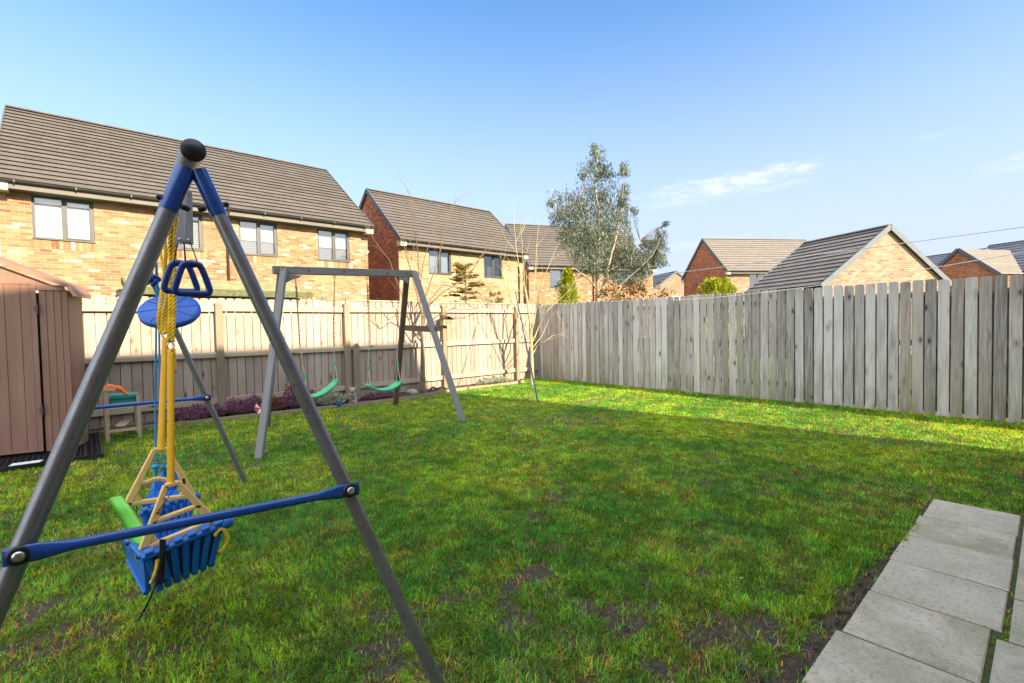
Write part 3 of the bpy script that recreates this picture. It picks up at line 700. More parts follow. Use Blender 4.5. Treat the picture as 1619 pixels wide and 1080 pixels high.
def roof_slope(mb, x0, x1, ye, ze, yr, zr, n, th=.042):
    """stepped courses of tiles from ridge (yr,zr) down to eave (ye,ze)"""
    L = math.hypot(yr-ye, zr-ze); d = Vector((0,(ye-yr)/L,(ze-zr)/L)); sg = 1 if ye < yr else -1
    nn = Vector((0,-d.z*(1 if ye > yr else -1), abs(d.y))).normalized()
    nn = Vector((0, -(zr-ze)/L*sg, abs(yr-ye)/L))
    o = Vector((0,yr,zr)); st = L/n; row = 0
    m = max(1, int((x1-x0)/1.2))
    for i in range(n):
        a = o+d*max(0,i*st-.03); bb = o+d*((i+1)*st+.012)+nn*th; cc = o+d*((i+1)*st-.03); k = random.random()
        for j in range(m):
            xa, xb = x0+(x1-x0)*j/m, x0+(x1-x0)*(j+1)/m; wv = (random.random()-.5)*.006
            P = [(xa,bb.y,bb.z+wv),(xb,bb.y,bb.z+wv),(xb,a.y,a.z+.002),(xa,a.y,a.z+.002)]
            Q = [(xa,cc.y,cc.z),(xb,cc.y,cc.z),(xb,bb.y,bb.z+wv),(xa,bb.y,bb.z+wv)]
            off = (i%2)*.15; U = [(xa+off,i+.1),(xb+off,i+.1),(xb+off,i+.9),(xa+off,i+.9)]
            if sg < 0: P = P[::-1]; Q = Q[::-1]
            mb.face(P, U, k); mb.face(Q, [(xa,i+.1)]*4, k)
    return st
def house(name, loc, rz, W, D, ze, zr, ops, mats, label, ov=.35, vo=.06, n=18, styles=None, gable_ops=(), extra=None, pipe=None, verge='verge', soff=True, base=0.0, eave_drop=.20):
    """local frame: x along the ridge, y away; front wall on y=0, origin at the near-left wall corner"""
    root = empty(name, (loc[0], loc[1], base), rz, label, 'house', 'brick houses round the garden' if name == 'brick_house' else None); bm_, tm = mats[0], mats[1]; gm = mats[2]; D2 = D/2
    k = (zr-ze)/(D2+ov); wt_ = ze-.02+0*k            # wall top under the soffit
    wz = ze-eave_drop
    mb = MB(); wall_open(mb, 0, W, 0, wz, [o[:4] for o in ops]); mb.build('wall', M[bm_], root); mb = MB(); mb.face([(0,D,0),(0,D,wz),(W,D,wz),(W,D,0)]); mb.build('rear_wall', M[bm_], root)
    zg = zr-.05
    for x, flip, nm in ((0, False, 'gable_wall'), (W, True, 'gable_wall')):
        mb = MB(); P = [(x,0,0),(x,0,ze+k*ov-.06),(x,D2,zg),(x,D,ze+k*ov-.06),(x,D,0)]
        mb.face(P if not flip else P[::-1]); mb.build(nm, M[gm if not flip else gm], root)
    rmb = MB(); roof_slope(rmb, -vo, W+vo, -ov, ze, D2, zr, n); roof_slope(rmb, -vo, W+vo, D+ov, ze, D2, zr, n)
    rmb.face([(-vo,-ov,ze-.01),(W+vo,-ov,ze-.01),(W+vo,D2,zr-.03),(-vo,D2,zr-.03)][::-1]); rmb.face([(-vo,D+ov,ze-.01),(W+vo,D+ov,ze-.01),(W+vo,D2,zr-.03),(-vo,D2,zr-.03)])
    roof = rmb.build('roof', M[tm], root)
    mb = MB(); x = -vo
    while x < W+vo-.05:
        x2 = min(x+.45, W+vo); r = random.random(); zz = zr+.012
        ring = lambda xx, s: [(xx, D2+math.cos(t)*.115*s, zz-.02+math.sin(t)*.07*s) for t in (math.pi*j/6 for j in range(7))]
        A, B = ring(x, 1.0), ring(x2+.01, .93)
        for j in range(6): mb.face([A[j],A[j+1],B[j+1],B[j]], rnd=r)
        mb.face(A, rnd=r); mb.face(B[::-1], rnd=r); x = x2
    mb.build('ridge_tiles', M[tm], roof)
    for x, s in ((-vo, -1), (W+vo, 1)):
        mb = MB()
        for ye, sg in ((-ov, 1), (D+ov, -1)):
            a = Vector((x, ye, ze)); b_ = Vector((x, D2, zr)); mb.bar(a+Vector((s*.015,0,-.04)), b_+Vector((s*.015,0,-.04)), .035, .17, (0,0,1))
        mb.build('verge_trim', M[verge], roof)
    for y0, y1, yy in ((-ov+.02, 0.0, -ov-.03), (D, D+ov-.02, D+ov+.03)):
        if soff:
            mb = MB(); mb.box(-vo+.01, W+vo-.01, min(y0,y1), max(y0,y1)-(.002 if y0 < 0 else 0), wz-.0, ze-.03); mb.build('soffit', M['soffit'], root)
            for xa, xb in ((-vo-.012, .20), (W-.20, W+vo+.012)):
                mb = MB(); mb.box(xa, xb, min(y0,y1)-.012, max(y0,y1)+(-.004 if y0 < 0 else .004), wz-.05, ze-.02); mb.build('box_end', M['cream'], root)
        mb = MB(); ring = lambda xx: [(xx, yy+math.cos(t)*.055, ze-.005-math.sin(t)*.06) for t in (math.pi*j/6 for j in range(7))]
        A, B = ring(-vo), ring(W+vo)
        for j in range(6): mb.face([A[j],A[j+1],B[j+1],B[j]])
        mb.face([A[0],B[0],(W+vo,yy+.055,ze-.02),(-vo,yy+.055,ze-.02)])
        x = .3
        while x < W: mb.box(x, x+.03, yy-.06, yy+.06, ze-.07, ze+.0); x += 1.1
        mb.build('gutter', M['gutter'], roof)
    for i, o in enumerate(ops):
        add_window(root, *o[:4], *(o[4:] if len(o) > 4 else ()))
    if pipe is not None:
        for px in pipe:
            mb = MB(); mb.tube([(px,-ov-.02,ze-.06),(px,-ov+.02,ze-.16),(px,-.05,ze-.3),(px,-.05,0)], .034, 8)
            for z in (1.2,3.0,4.3): mb.box(px-.05,px+.05,-.03,-.003,z,z+.05)
            mb.build('downpipe', M['pipe'], root)
    return root
random.seed(21)
# A: the long house straight behind; wall corner left x=-1.27 ... right x=8.0
xa = -1.40
winA = [(-.83,.34,3.69,4.785,'white'),(1.63,2.79,3.69,4.785,'blind'),(3.75,4.87,3.69,4.785,'half'),(6.17,7.30,3.69,4.785,'half')]
A = house('brick_house', (xa,16.9), 0, 9.40, 7.9, 5.0, 8.12, [(a-xa,b_-xa,c,d,s) for a,b_,c,d,s in winA]+[(.6,2.0,.9,2.1,'dark'),(4.6,6.4,.9,2.1,'dark')], ('brick_a','tile_brown','brick_red'),
          'long orange brick house with four upstairs windows behind the back fence at left', n=19, pipe=[3.42-xa])
mb = MB(); mb.sphere((9.40+.10,.25,4.18), .055, 10, (1,1,.8)); mb.bar((9.40,.25,4.2),(9.40+.13,.25,4.2),.03,.03); mb.bar((9.405,.25,4.12),(9.405,.25,4.45),.012,.012); mb.build('security_lamp', M['white'], A)
mb = MB(); mb.box(6.25-xa,6.40-xa,-.05,-.003,2.28,2.42); mb.build('wall_vent', M['sill'], A)
mb = MB()
for a in (.35, ): mb.box(a-xa,a+.28-xa,-.04,-.003,2.02,2.06)
mb.build('sill', M['sill'], A)
# soldier courses under each upstairs window of A
random.seed(3); M['soldier'] = mat('soldier_bricks', rough=.9, spec=.2); t = NT(M['soldier']); t.col(t.ramp(t.attr()['Fac'], ST_A))
for a,b_,c,d,s in winA:
    mb = MB(); x = a-xa-.05
    while x < b_-xa+.05: mb.box(x, x+.066, -.004, -.0005, c-.225, c-.006, random.random()); x += .075
    mb.build('soldier_course', M['soldier'], A)
# B
winB = [(11.60,12.80,3.69,4.785,'curtain'),(14.72,15.91,3.69,4.785,'dark')]
B = house('brick_house', (10.12,18.46), 0, 7.2, 5.5, 5.0, 7.75, [(a-10.12,b_-10.12,c,d,s) for a,b_,c,d,s in winB]+[(1.2,3.0,.9,2.1,'dark')], ('brick_b','tile_brown','brick_red'),
          'brick house with two upstairs windows and dark red side wall, behind the timber swing', n=16, pipe=[17.0-10.12])
# C
def brz(bearing): return math.radians(90-bearing)      # local x axis points along that compass bearing
def off(x, y, bearing, ov):                               # from eave corner to wall corner
    a = math.radians(bearing); u = Vector((math.sin(a), math.cos(a))); w = Vector((-u.y, u.x)); p = Vector((x, y))+w*ov+u*.06; return (p.x, p.y)
Cc = house('brick_house', off(20.6,21.37,113.64,.3), brz(113.64), 8.96, 8.6, 5.0, 8.45, [(1.40,3.05,3.68,4.80,'curtain'),(6.2,7.7,3.9,4.85,'curtain'),(4.2,5.6,.9,2.1,'dark')], ('brick_a','tile_brown','brick_red'),
           'orange brick house half hidden behind the tall grey-green tree', ov=.3, n=17, pipe=[4.45])
D_ = house('brick_house', off(35.18,15.73,122.54,.3), brz(122.54), 9.0, 6.03, 5.0, 7.91, [(1.9,3.85,3.80,4.86,'dark',[.34,.66]),(6,7.6,3.8,4.86,'dark')], ('brick_buff','tile_pale','brick_red'),
           'house with red brick side gable above the fence, left of the pale garage', ov=.3, n=14)
mb = MB(); mb.box(-.03,-.003,2.4,2.75,2.6,3.9); mb.build('gable_slot', M['dark_room'], D_)
mb = MB(); mb.box(-.06,-.003,1.35,1.62,4.05,4.22); mb.build('gable_vent', M['dark_room'], D_)
# E: garage with lit gable facing us (its gable plane is the local x=0 end)
def off2(x, y, bearing, D, ov): return off(x, y, bearing, ov)
E_ = house('garage', off(23.15,2.35,27.73,.12), brz(27.73), 3.3, 5.53, 2.42, 4.44, [], ('brick_buff','tile_dark','brick_buff'),
           'small pale brick garage with grooved dark roof standing behind the right fence', ov=.12, vo=.08, n=13, verge='verge_pale', soff=False)
E_['category'] = 'garage'
# G: small far building between the tall tree and the red gable
Pg = onz(1069.7,429,6.1)
ag = math.radians(27.7); ug = Vector((math.sin(ag),math.cos(ag),0)); wg = Vector((-ug.y,ug.x,0)); G0 = Pg-wg*2.9
G_ = house('garage', (G0.x,G0.y), brz(27.7), 5, 5.8, 4.0, 6.1, [], ('brick_buff','tile_blue','brick_buff'), 'distant pale gabled building with slate blue roof beside the red brick gable', ov=.12, n=9, verge='verge_pale', soff=False)
G_['category'] = 'building'
mb = MB(); mb.box(-.08,-.004,1.2,3.3,0,3.35); mb.build('garage_door', M['anthracite'], G_)
mb = MB(); mb.box(-.12,-.004,1.0,3.5,3.38,3.75); mb.build('lintel', M['white'], G_)
# H: far right houses with cross gable
R0 = onz(1566,388,8.0); u = Vector((math.sin(math.radians(28)),math.cos(math.radians(28)),0)); w = Vector((-u.y,u.x,0))
H0 = R0-u*16-w*4
H_ = house('brick_house', (H0.x,H0.y), brz(28), 16, 8.0, 5.0, 8.0, [], ('brick_buff','tile_blue','brick_red'), 'slate-roofed house with pale cross roof and small red gable at far right', ov=.25, n=12)
def wing(root, name, Lh, x0, half, zr_, ze_, mt, mg, y_ridge):
    """cross wing on the left slope of a house: ridge along local y at x = x0, from the main roof out to y_ridge"""
    mb = MB(); n = 9
    for s in (-1, 1):
        for i in range(n):
            a = (half*i/n, zr_-(zr_-ze_)*i/n); c = (half*(i+1)/n, zr_-(zr_-ze_)*(i+1)/n+.03)
            xa_, xb_ = x0+s*a[0], x0+s*c[0]
            # stop against the main roof plane: z = 8 - .706*(y-4)
            ya, yb = 4+(8.0-a[1])/.706-.05, 4+(8.0-c[1])/.706-.05
            P = [(xb_,y_ridge,c[1]),(xb_,yb,c[1]),(xa_,ya,a[1]),(xa_,y_ridge,a[1])]
            if s > 0: P = P[::-1]
            mb.face(P, [(p[1], i+(.1 if k < 2 else .9)) for k, p in enumerate(P)], random.random())
            mb.face([(xb_,y_ridge,c[1]),(xb_,yb,c[1]),(xb_,yb,c[1]-.03),(xb_,y_ridge,c[1]-.03)], rnd=.5)
    r = mb.build('cross_roof', M[mt], root)
    mb = MB(); y = y_ridge-.12; mb.face([(x0-half,y,0),(x0+half,y,0),(x0+half,y,ze_-.05),(x0,y,zr_-.08),(x0-half,y,ze_-.05)][::-1]); mb.face([(x0-half+.05,y,0),(x0-half+.05,6,0),(x0-half+.05,6,ze_-.1),(x0-half+.05,y,ze_-.1)]); mb.build('cross_gable', M[mg], root)
    mb = MB()
    for s in (-1, 1): mb.bar((x0+s*half,y_ridge+.02,ze_-.04),(x0,y_ridge+.02,zr_-.02),.05,.26,(0,0,1))
    mb.build('verge_trim', M['verge'], r)
wing(H_, 'w', 6, 16-2.15, 3.0, 7.19, 4.7, 'tile_pale', 'brick_red', 4+6.2+1.1)
R2 = onz(1559,393,7.6); H20 = R2-w*4
H2_ = house('brick_house', (H20.x,H20.y), brz(28), 6.5, 8.0, 5.0, 7.6, [], ('brick_buff','tile_blue','brick_red'), 'far roof mostly hidden between the garage gable and the red gable', ov=.25, n=10)
wing(H2_, 'w', 6, 3.6, 3.0, 6.9, 4.6, 'tile_pale', 'brick_red', 4+5.0)
# the house whose garden this is: stands behind the camera and shades the lawn
O_ = house('brick_house', (-4.5,-1.2-7.6), 0, 11.2, 7.6, 5.1, 8.83, [], ('brick_a','tile_brown','brick_a'), 'brick house at the near end of the lawn whose shadow covers the grass', ov=.02, vo=.02, n=8, soff=False)

# neighbour's mossy shed behind the back fence
cs = empty('lean_to_shed', (.9,14.5,0), label='low lean-to with mossy green felt roof against the long brick house', cat='shed')
mb = MB(); x0, x1 = .85, 5.03
mb.face([(x0,14.45,2.36),(x1,14.45,2.36),(x1,16.4,2.80),(x0,16.4,2.80)]); mb.face([(x0,14.45,2.33),(x1,14.45,2.33),(x1,16.4,2.77),(x0,16.4,2.77)][::-1]); mb.build('roof', M['felt_green'], cs)
mb = MB(); mb.bar((x0-.03,14.43,2.30),(x1+.03,14.43,2.30),.04,.17,(0,0,1)); mb.bar((x1+.02,14.41,2.27),(x1+.02,16.4,2.70),.04,.17,(0,0,1)); mb.bar((x0-.02,14.41,2.27),(x0-.02,16.4,2.70),.04,.17,(0,0,1)); mb.build('roof_edge', M['felt_edge'], cs)
mb = MB(); mb.box(x0+.1,x1-.3,14.6,14.68,0,2.13); mb.box(x1-.38,x1-.3,14.68,16.4,0,2.3); mb.build('wall', M['cream'], cs)
mb = MB(); mb.bar((x0+.1,14.56,2.17),(x1-.28,14.56,2.17),.05,.07); mb.build('beam', M['pipe'], cs); rebase(cs)

# ---------------------------------------------------------------- plants
def leaf_quad(mb, c, L, W, d, nrm, rnd):
    d = d.normalized(); s = d.cross(nrm); s = s.normalized() if s.length > 1e-4 else d.orthogonal().normalized()
    mb.face([c, c+d*L*.45+s*W*.5, c+d*L, c+d*L*.45-s*W*.5], [(0,0)]*4, rnd)
def rv(): 
    v = Vector((random.gauss(0,1),random.gauss(0,1),random.gauss(0,1))); return v.normalized()
def grow(mb, p, d, L, r, depth, spread=.5, n=(2,3), droop=0.0, tips=None, seg=4, wob=.10, ratio=.68, rr=.6, upb=.15):
    pts = [p]; rad = [r]; q = p.copy(); dd = d.normalized()
    for i in range(seg):
        dd = (dd+rv()*wob+Vector((0,0,upb-droop))*.25).normalized(); q = q+dd*(L/seg); pts.append(q.copy()); rad.append(max(r*(1-(1-rr)*(i+1)/seg), .0012))
    mb.tube(pts, rad, 5 if r < .02 else 7, random.random(), caps=depth == 0)
    if depth == 0:
        if tips is not None: tips.append((q, dd, pts))
        return
    k = random.randint(*n)
    for i in range(k):
        j = seg if i == 0 else random.randint(max(1, seg//2), seg)
        nd = (dd+rv()*spread*(.5 if i == 0 else 1)).normalized()
        grow(mb, pts[j], nd, L*ratio*random.uniform(.75,1.15), rad[j]*(.85 if i == 0 else .62), depth-1, spread, n, droop, tips, seg, wob, ratio, rr, upb)
# eucalyptus behind the right fence
random.seed(8)
YE = 10.0
eu = empty('eucalyptus_tree', (12.8,10.0,0), label='tall grey-green eucalyptus with pale forked trunk behind the fence corner', cat='tree')
def E(px, py, dy=0): return ony(px, py, YE+dy)
tm = MB(); base = Vector((12.8,10.0,0)); fork = E(945,478)
tm.tube([base, base+Vector((.03,0,.9)), fork], [.17,.14,.125], 9)
limbs = []
def limb(pts, r0, r1): 
    P = []
    for i in range(len(pts)-1):
        for k in range(3): P.append(pts[i].lerp(pts[i+1], k/3)+rv()*.03)
    P.append(pts[-1]); n = len(P); tm.tube(P, [r0+(r1-r0)*i/(n-1) for i in range(n)], 7); return P
L1 = limb([fork, E(944,440), E(948,390,.2), E(945,330,.1), E(940,280), E(942,240)], .085, .008)
L2 = limb([fork, E(958,440,-.2), E(965,410,-.4), E(975,370,-.5), E(985,320,-.3), E(985,275,-.3)], .06, .007)
L3 = limb([E(944,440), E(935,400,.4), E(915,370,.6), E(895,345,.5), E(875,325,.5)], .042, .006)
L4 = limb([fork, E(975,455,-.3), E(1005,430,-.6), E(1032,405,-.8), E(1048,370,-.9)], .020, .004)
L5 = limb([E(942,455), E(925,435,-.4), E(905,425,-.6), E(885,445,-.7)], .03, .006)
L6 = limb([E(946,400,.1), E(925,350,-.4), E(915,315,-.5), E(925,280,-.5)], .035, .006)
L7 = limb([E(960,430,-.2), E(985,415,.4), E(1000,400,.6), E(1012,380,.6)], .03, .006)
allp = L1+L2+L3+L4+L5+L6+L7
cl = [(945,245,16),(930,268,20),(958,282,22),(987,262,10),(922,305,28),(962,318,26),(885,322,22),(872,318,8),(900,350,26),(940,345,33),(980,338,20),(1003,333,9),(898,378,18),(925,385,28),(960,378,30),(985,385,22),(912,405,14),(955,412,26),(985,420,22),(1012,412,20),(1030,402,15),(1046,372,13),(1053,352,6),(1047,397,14),(1003,438,17),(975,440,17),(895,440,11),(884,452,8),(938,232,7),(880,345,14),(1020,430,12),(1050,415,8),(940,425,14)]
lm = MB(); em = MB(); sc = 13.2/760.0
cl += [(1000,446,14),(1020,428,13),(1035,415,13),(985,300,14),(988,272,11),(1046,385,12),(984,318,14),(950,360,30),(938,395,26),(965,350,24),(915,330,22),(948,310,22),(972,400,24),(935,372,26),(952,265,14),(1022,388,12),(1038,382,13),(1040,410,14),(995,400,18),(1012,420,16),(905,365,20),(960,430,18),(930,415,20),(990,355,14)]
for (px, py, r) in cl:
    for s in range(2):
        c = E(px, py, random.uniform(-.7,.7)*min(1.2, r/18)); R = r*sc*1.05
        # twigs from nearest limb point into the clump
        near = min(allp, key=lambda q: (q-c).length); ends = []
        for k in range(4+int(r/6)):
            e = c+rv()*R*random.uniform(.4,1.15); m_ = near.lerp(e, .5)+rv()*.08; em.tube([near, m_, e], [.008,.005,.002], 4, caps=False)
            ends.append((m_, e))
        N = int(15*r*(1 if s == 0 else .8))
        tone = random.uniform(-.30,.25)
        for k in range(N):
            m_, e = random.choice(ends); q = (m_.lerp(e, random.random()**.5*1.12)+rv()*R*random.random()*.42) if random.random() < .6 else c+rv()*R*1.15*random.random()**.4
            d = Vector((random.gauss(0,.5),random.gauss(0,.5),-1+random.gauss(0,.45)))
            leaf_quad(lm, q, random.uniform(.07,.14), random.uniform(.018,.032), d, rv(), min(1,max(0,random.random()*.8+.1+tone)))
tm.build('trunk', M['bark_euc'], eu); em.build('branches', M['bark_grey'], eu); lm.build('crown', M['eucalyptus'], eu); rebase(eu)

def scale_shrub(name, base, H, R, mt, label, cat, n=2600, shape='cone', leaf=(.05,.02), grp=None, seed=1, trunk='bark_grey'):
    random.seed(seed); b_ = Vector(base); root = empty(name, b_, label=label, cat=cat, group=grp)
    tm = MB(); tm.tube([b_, b_+Vector((0,0,H*.5)), b_+Vector((0,0,H*.93))], [.04,.025,.006], 7); lm = MB()
    for k in range(n):
        z = random.random()**1.2 if shape == 'cone' else random.random()
        rad = R*((1-z)**.75*1.0+.06) if shape == 'cone' else R*math.sqrt(max(.05,1-(z*1.6-.7)**2))
        a = random.random()*6.283; lob = 1+.22*math.sin(a*5+z*9)+.15*math.sin(a*11-z*21); rr_ = rad*lob*random.random()**.35
        p = b_+Vector((math.cos(a)*rr_, math.sin(a)*rr_, H*(.06+.94*z)))
        d = Vector((math.cos(a)*.7,math.sin(a)*.7,1.0))+rv()*.5
        leaf_quad(lm, p, random.uniform(.6,1.4)*leaf[0], leaf[1]*random.uniform(.7,1.3), d, rv(), min(1,max(0,.25+.55*(rr_/max(rad*lob,.01))*random.random()+.3*random.random())))
    tm.build('trunk', M[trunk], root); lm.build('crown', M[mt], root); rebase(root); return root
scale_shrub('golden_conifer', (10.0,8.85,0), 2.78, .50, 'thuja', 'narrow golden conifer beside the tall tree behind the fence', 'conifer', 5200, leaf=(.09,.035), seed=2)
scale_shrub('golden_shrub', (9.5,4.45,0), 2.1, .42, 'thuja', 'rounded golden evergreen peeping over the side fence before the red gable', 'shrub', 5200, 'round', leaf=(.08,.035), seed=3)
# photinia: loose clump of red-tipped leaves
random.seed(31); root = empty('photinia_bush', (11.6,8.0,0), label='loose bush with red and orange leaves under the tall tree, behind fence', cat='shrub')
tm = MB(); lm = MB(); tips = []
for k in range(7):
    grow(tm, Vector((11.6,7.9,0)), Vector((random.gauss(0,.3),random.gauss(0,.35),1)), 1.2, .02, 2, .5, (2,3), tips=tips)
for q, d, pts in tips:
    for k in range(26): leaf_quad(lm, q+rv()*random.random()*.28, random.uniform(.08,.14), .04, rv()+Vector((0,0,.4)), rv(), random.random())
tm.build('trunk', M['twig'], root); lm.build('crown', M['photinia'], root); rebase(root)
# cedar-like conifer behind the back fence: tiers of drooping sprays
random.seed(12); c0 = Vector((7.35,10.0,0)); root = empty('cedar_tree', c0, label='sparse olive conifer with layered sprays showing over the back fence', cat='conifer')
tm = MB(); lm = MB(); tm.tube([c0, c0+Vector((0,0,1.6)), c0+Vector((.02,0,2.95))], [.05,.035,.006], 7)
for k in range(120):
    z = random.uniform(.5, 2.85); f = (2.95-z)/2.45; a = random.random()*6.283; L = (.18+.95*f)*random.uniform(.55,1.1)
    s0 = c0+Vector((0,0,z)); d = Vector((math.cos(a),math.sin(a),.12)); pts = [s0+d*L*t+Vector((0,0,-.05*L*t*t*4+.12*t*L)) for t in (0,.33,.66,1)]
    tm.tube(pts, [.009,.007,.004,.002], 4, caps=False)
    for j in range(int(60*L+14)):
        t = random.uniform(.15,1.05); q = s0+d*L*t+Vector((0,0,-.2*L*t*t+.12*t*L)); sd_ = Vector((-d.y,d.x,0))*random.choice((-1,1))
        dd = d*.8+sd_*random.uniform(.2,1.0)+Vector((0,0,random.uniform(-.1,.45))); leaf_quad(lm, q, random.uniform(.08,.18)*(1.2-.4*t), .042, dd, rv(), random.random())
tm.build('trunk', M['bark_grey'], root); lm.build('crown', M['conifer'], root); rebase(root)
# second smaller spray to its right
random.seed(13); c0 = Vector((8.15,9.9,0)); root = empty('cedar_tree', c0, label='low olive conifer tip just right of the taller layered conifer', cat='conifer')
tm = MB(); lm = MB(); tm.tube([c0, c0+Vector((0,0,2.2))], [.03,.004], 6)
for k in range(60):
    z = random.uniform(.6, 2.15); f = (2.3-z)/1.8; a = random.random()*6.283; L = (.12+.6*f)*random.uniform(.6,1.1); s0 = c0+Vector((0,0,z)); d = Vector((math.cos(a),math.sin(a),.2))
    tm.tube([s0, s0+d*L], [.007,.002], 4, caps=False)
    for j in range(int(34*L+8)): leaf_quad(lm, s0+d*L*random.uniform(.2,1.05), random.uniform(.08,.16), .035, d+rv()*.7, rv(), random.random())
tm.build('trunk', M['bark_grey'], root); lm.build('crown', M['conifer'], root); rebase(root)

def bare(name, base, stems, label, mt, cat='tree', seed=1, twigs=None):
    """leafless multi-stem plant; stems: (direction, length, radius, depth, spread)"""
    random.seed(seed); b_ = Vector(base); root = empty(name, b_, label=label, cat=cat, group='bare shrubs in the back bed'); tm = MB()
    for (d, L, r, dep, sp) in stems:
        grow(tm, b_+Vector((random.uniform(-.03,.03),random.uniform(-.03,.03),-.02)), Vector(d), L, r, dep, sp, (2,3), seg=5, wob=.12, ratio=.66, rr=.7, upb=.35)
    tm.build('trunk' if cat == 'tree' else 'stems', M[mt], root); return root
# corner tree, pale trunk, V-shaped limbs
random.seed(40); b0 = Vector((7.27,7.52,0)); root = empty('bare_tree', b0, label='leafless young tree with pale trunk in the fence corner', cat='tree')
tm = MB(); bm2 = MB()
T = lambda px, py, dy=0: ony(px, py, 7.52+dy)
tm.tube([b0, T(841,580), T(840.5,563), T(839.5,540), T(839,527)], [.050,.043,.040,.038,.036], 9)
def tw(pts, r0, r1, side=5, sub=True, L=.5):
    P = [pts[0]]
    for i in range(len(pts)-1):
        for k in (.33,.66,1): P.append(pts[i].lerp(pts[i+1], k)+rv()*.008)
    n = len(P); bm2.tube(P, [r0+(r1-r0)*i/(n-1) for i in range(n)], 6, caps=True)
    if sub:
        for k in range(side):
            i = random.randint(n//3, n-2); d = (P[i+1]-P[i]).normalized()
            grow(bm2, P[i], (d+rv()*.55).normalized(), L*random.uniform(.5,1.1), max(.0035, r0*.3), 1, .4, (1,2), seg=4, wob=.09)
tw([T(839,527),T(838,500),T(834,470,.1),T(822,430,.2),T(815,385,.25),T(812,345,.3)], .024, .004, 6)
tw([T(839,527),T(836,500,-.1),T(830,455,-.2),T(826,400,-.3),T(823,355,-.3)], .020, .004, 5)
tw([T(840,530),T(846,500),T(853,460,-.2),T(866,425,-.3),T(882,385,-.4)], .020, .004, 6)
tw([T(840,545),T(850,520),T(862,495,-.2),T(880,478,-.3),T(905,455,-.5)], .017, .004, 5)
tw([T(840.5,563),T(848,548),T(860,540,-.2),T(875,530,-.3),T(890,528,-.4)], .014, .003, 4, L=.3)
tw([T(840,552),T(856,532,.0),T(868,505,-.1),T(880,490,-.2),T(886,505,-.3)], .012, .003, 4, L=.3)
tw([T(838,540),T(826,510,.1),T(812,480,.2),T(798,452,.2),T(790,415,.3)], .017, .003, 5)
tw([T(839,550),T(828,525,.0),T(815,500,.0),T(806,470,-.1),T(800,440,-.1)], .012, .003, 4, L=.35)
tw([T(839,527),T(843,490,.2),T(846,440,.3),T(848,390,.35),T(852,350,.4)], .018, .003, 5)
tm.build('trunk', M['bark_pale'], root); bm2.build('crown', M['bark_pale'], root); rebase(root)
# tall thin tree behind the swing frame
random.seed(52); b0 = Vector((4.75,8.02,0)); root = empty('bare_tree', b0, label='staked bare tree with long arching shoots behind the timber swing leg', cat='tree')
tm = MB(); bm2 = MB(); T = lambda px, py, dy=0: ony(px, py, 8.02+dy)
tm.tube([b0, T(666,600), T(667,560), T(667,530), T(668,505)], [.030,.026,.025,.022,.02], 8)
tw([T(668,505),T(660,470),T(650,430,.1),T(640,395,.1),T(636,370,.1)], .016, .0045, 4)
tw([T(668,505),T(680,480),T(700,462,.1),T(740,440,.1),T(757,410,.1),T(775,385,.1),T(795,372,.1)], .017, .0045, 5)
tw([T(668,520),T(672,470),T(690,420),T(700,380),T(710,340),T(722,312)], .016, .0045, 5)
tw([T(667,515),T(664,460),T(660,400),T(655,350),T(650,318),T(645,300)], .015, .0045, 4)
tw([T(668,530),T(650,505),T(632,495),T(615,505),T(600,490)], .014, .0045, 5, L=.35)
tw([T(667,520),T(690,500),T(715,488),T(745,490),T(780,478)], .014, .0045, 5, L=.4)
tw([T(666,540),T(650,520),T(640,480),T(626,440),T(615,410),T(590,380),T(575,330)], .014, .0045, 4)
tw([T(668,510),T(676,480),T(700,450),T(730,455),T(760,470),T(782,490)], .014, .0045, 4, L=.4)
tw([T(667,525),T(672,500),T(664,455),T(670,410),T(690,350),T(700,330)], .014, .0045, 4)
tm.build('trunk', M['bark_grey'], root); bm2.build('crown', M['twig'], root)
rebase(root)
st = MB(); st.bar((4.90,8.08,0),(4.90,8.08,1.16),.055,.03,(0,1,0),.3,.004); tag(st.build('tree_stake', M['post']), 'short grey timber stake tied beside the bare tree behind the swing', 'stake')
bare('bare_shrub', (4.12,8.03,0), [((-.25,0,1),.75,.012,2,.4),((-.05,.05,1),.8,.013,2,.35),((.2,0,1),.8,.012,2,.4),((.4,0,1),.7,.010,2,.45),((-.5,-.05,1),.7,.010,2,.45),((.02,-.1,1),.9,.010,2,.35),((-.35,.05,1.2),.8,.01,2,.4)], 'twiggy leafless shrub on the bed between the two green swing seats', 'bark_grey', 'shrub', 61)
bare('bare_shrub', (.70,8.10,0), [((-.15,0,1),.95,.026,3,.34),((.10,0,1),.9,.024,3,.36),((.35,-.05,1),.75,.016,3,.4),((-.35,0,1.1),.7,.016,3,.4),((.0,.02,1),1.0,.02,3,.3)], 'dark stemmed leafless shrub seen behind the yellow swing ropes', 'bark_grey', 'shrub', 62)
bare('bare_shrub', (6.15,8.0,0), [((.08,.0,1),.55,.010,2,.2),((.02,.03,1.2),.65,.009,2,.2),((.18,0,1),.45,.008,1,.25)], 'slim pale stems rising from the bed left of the corner flowers', 'bark_pale', 'shrub', 63)
bare('bare_shrub', (3.9,8.05,0), [((-.5,0,.9),.6,.009,2,.5),((-.3,-.05,1),.6,.009,2,.5),((-.1,0,1),.75,.010,2,.4)], 'yellowish twiggy shrub leaning by the broken fence post', 'bark_pale', 'shrub', 64)

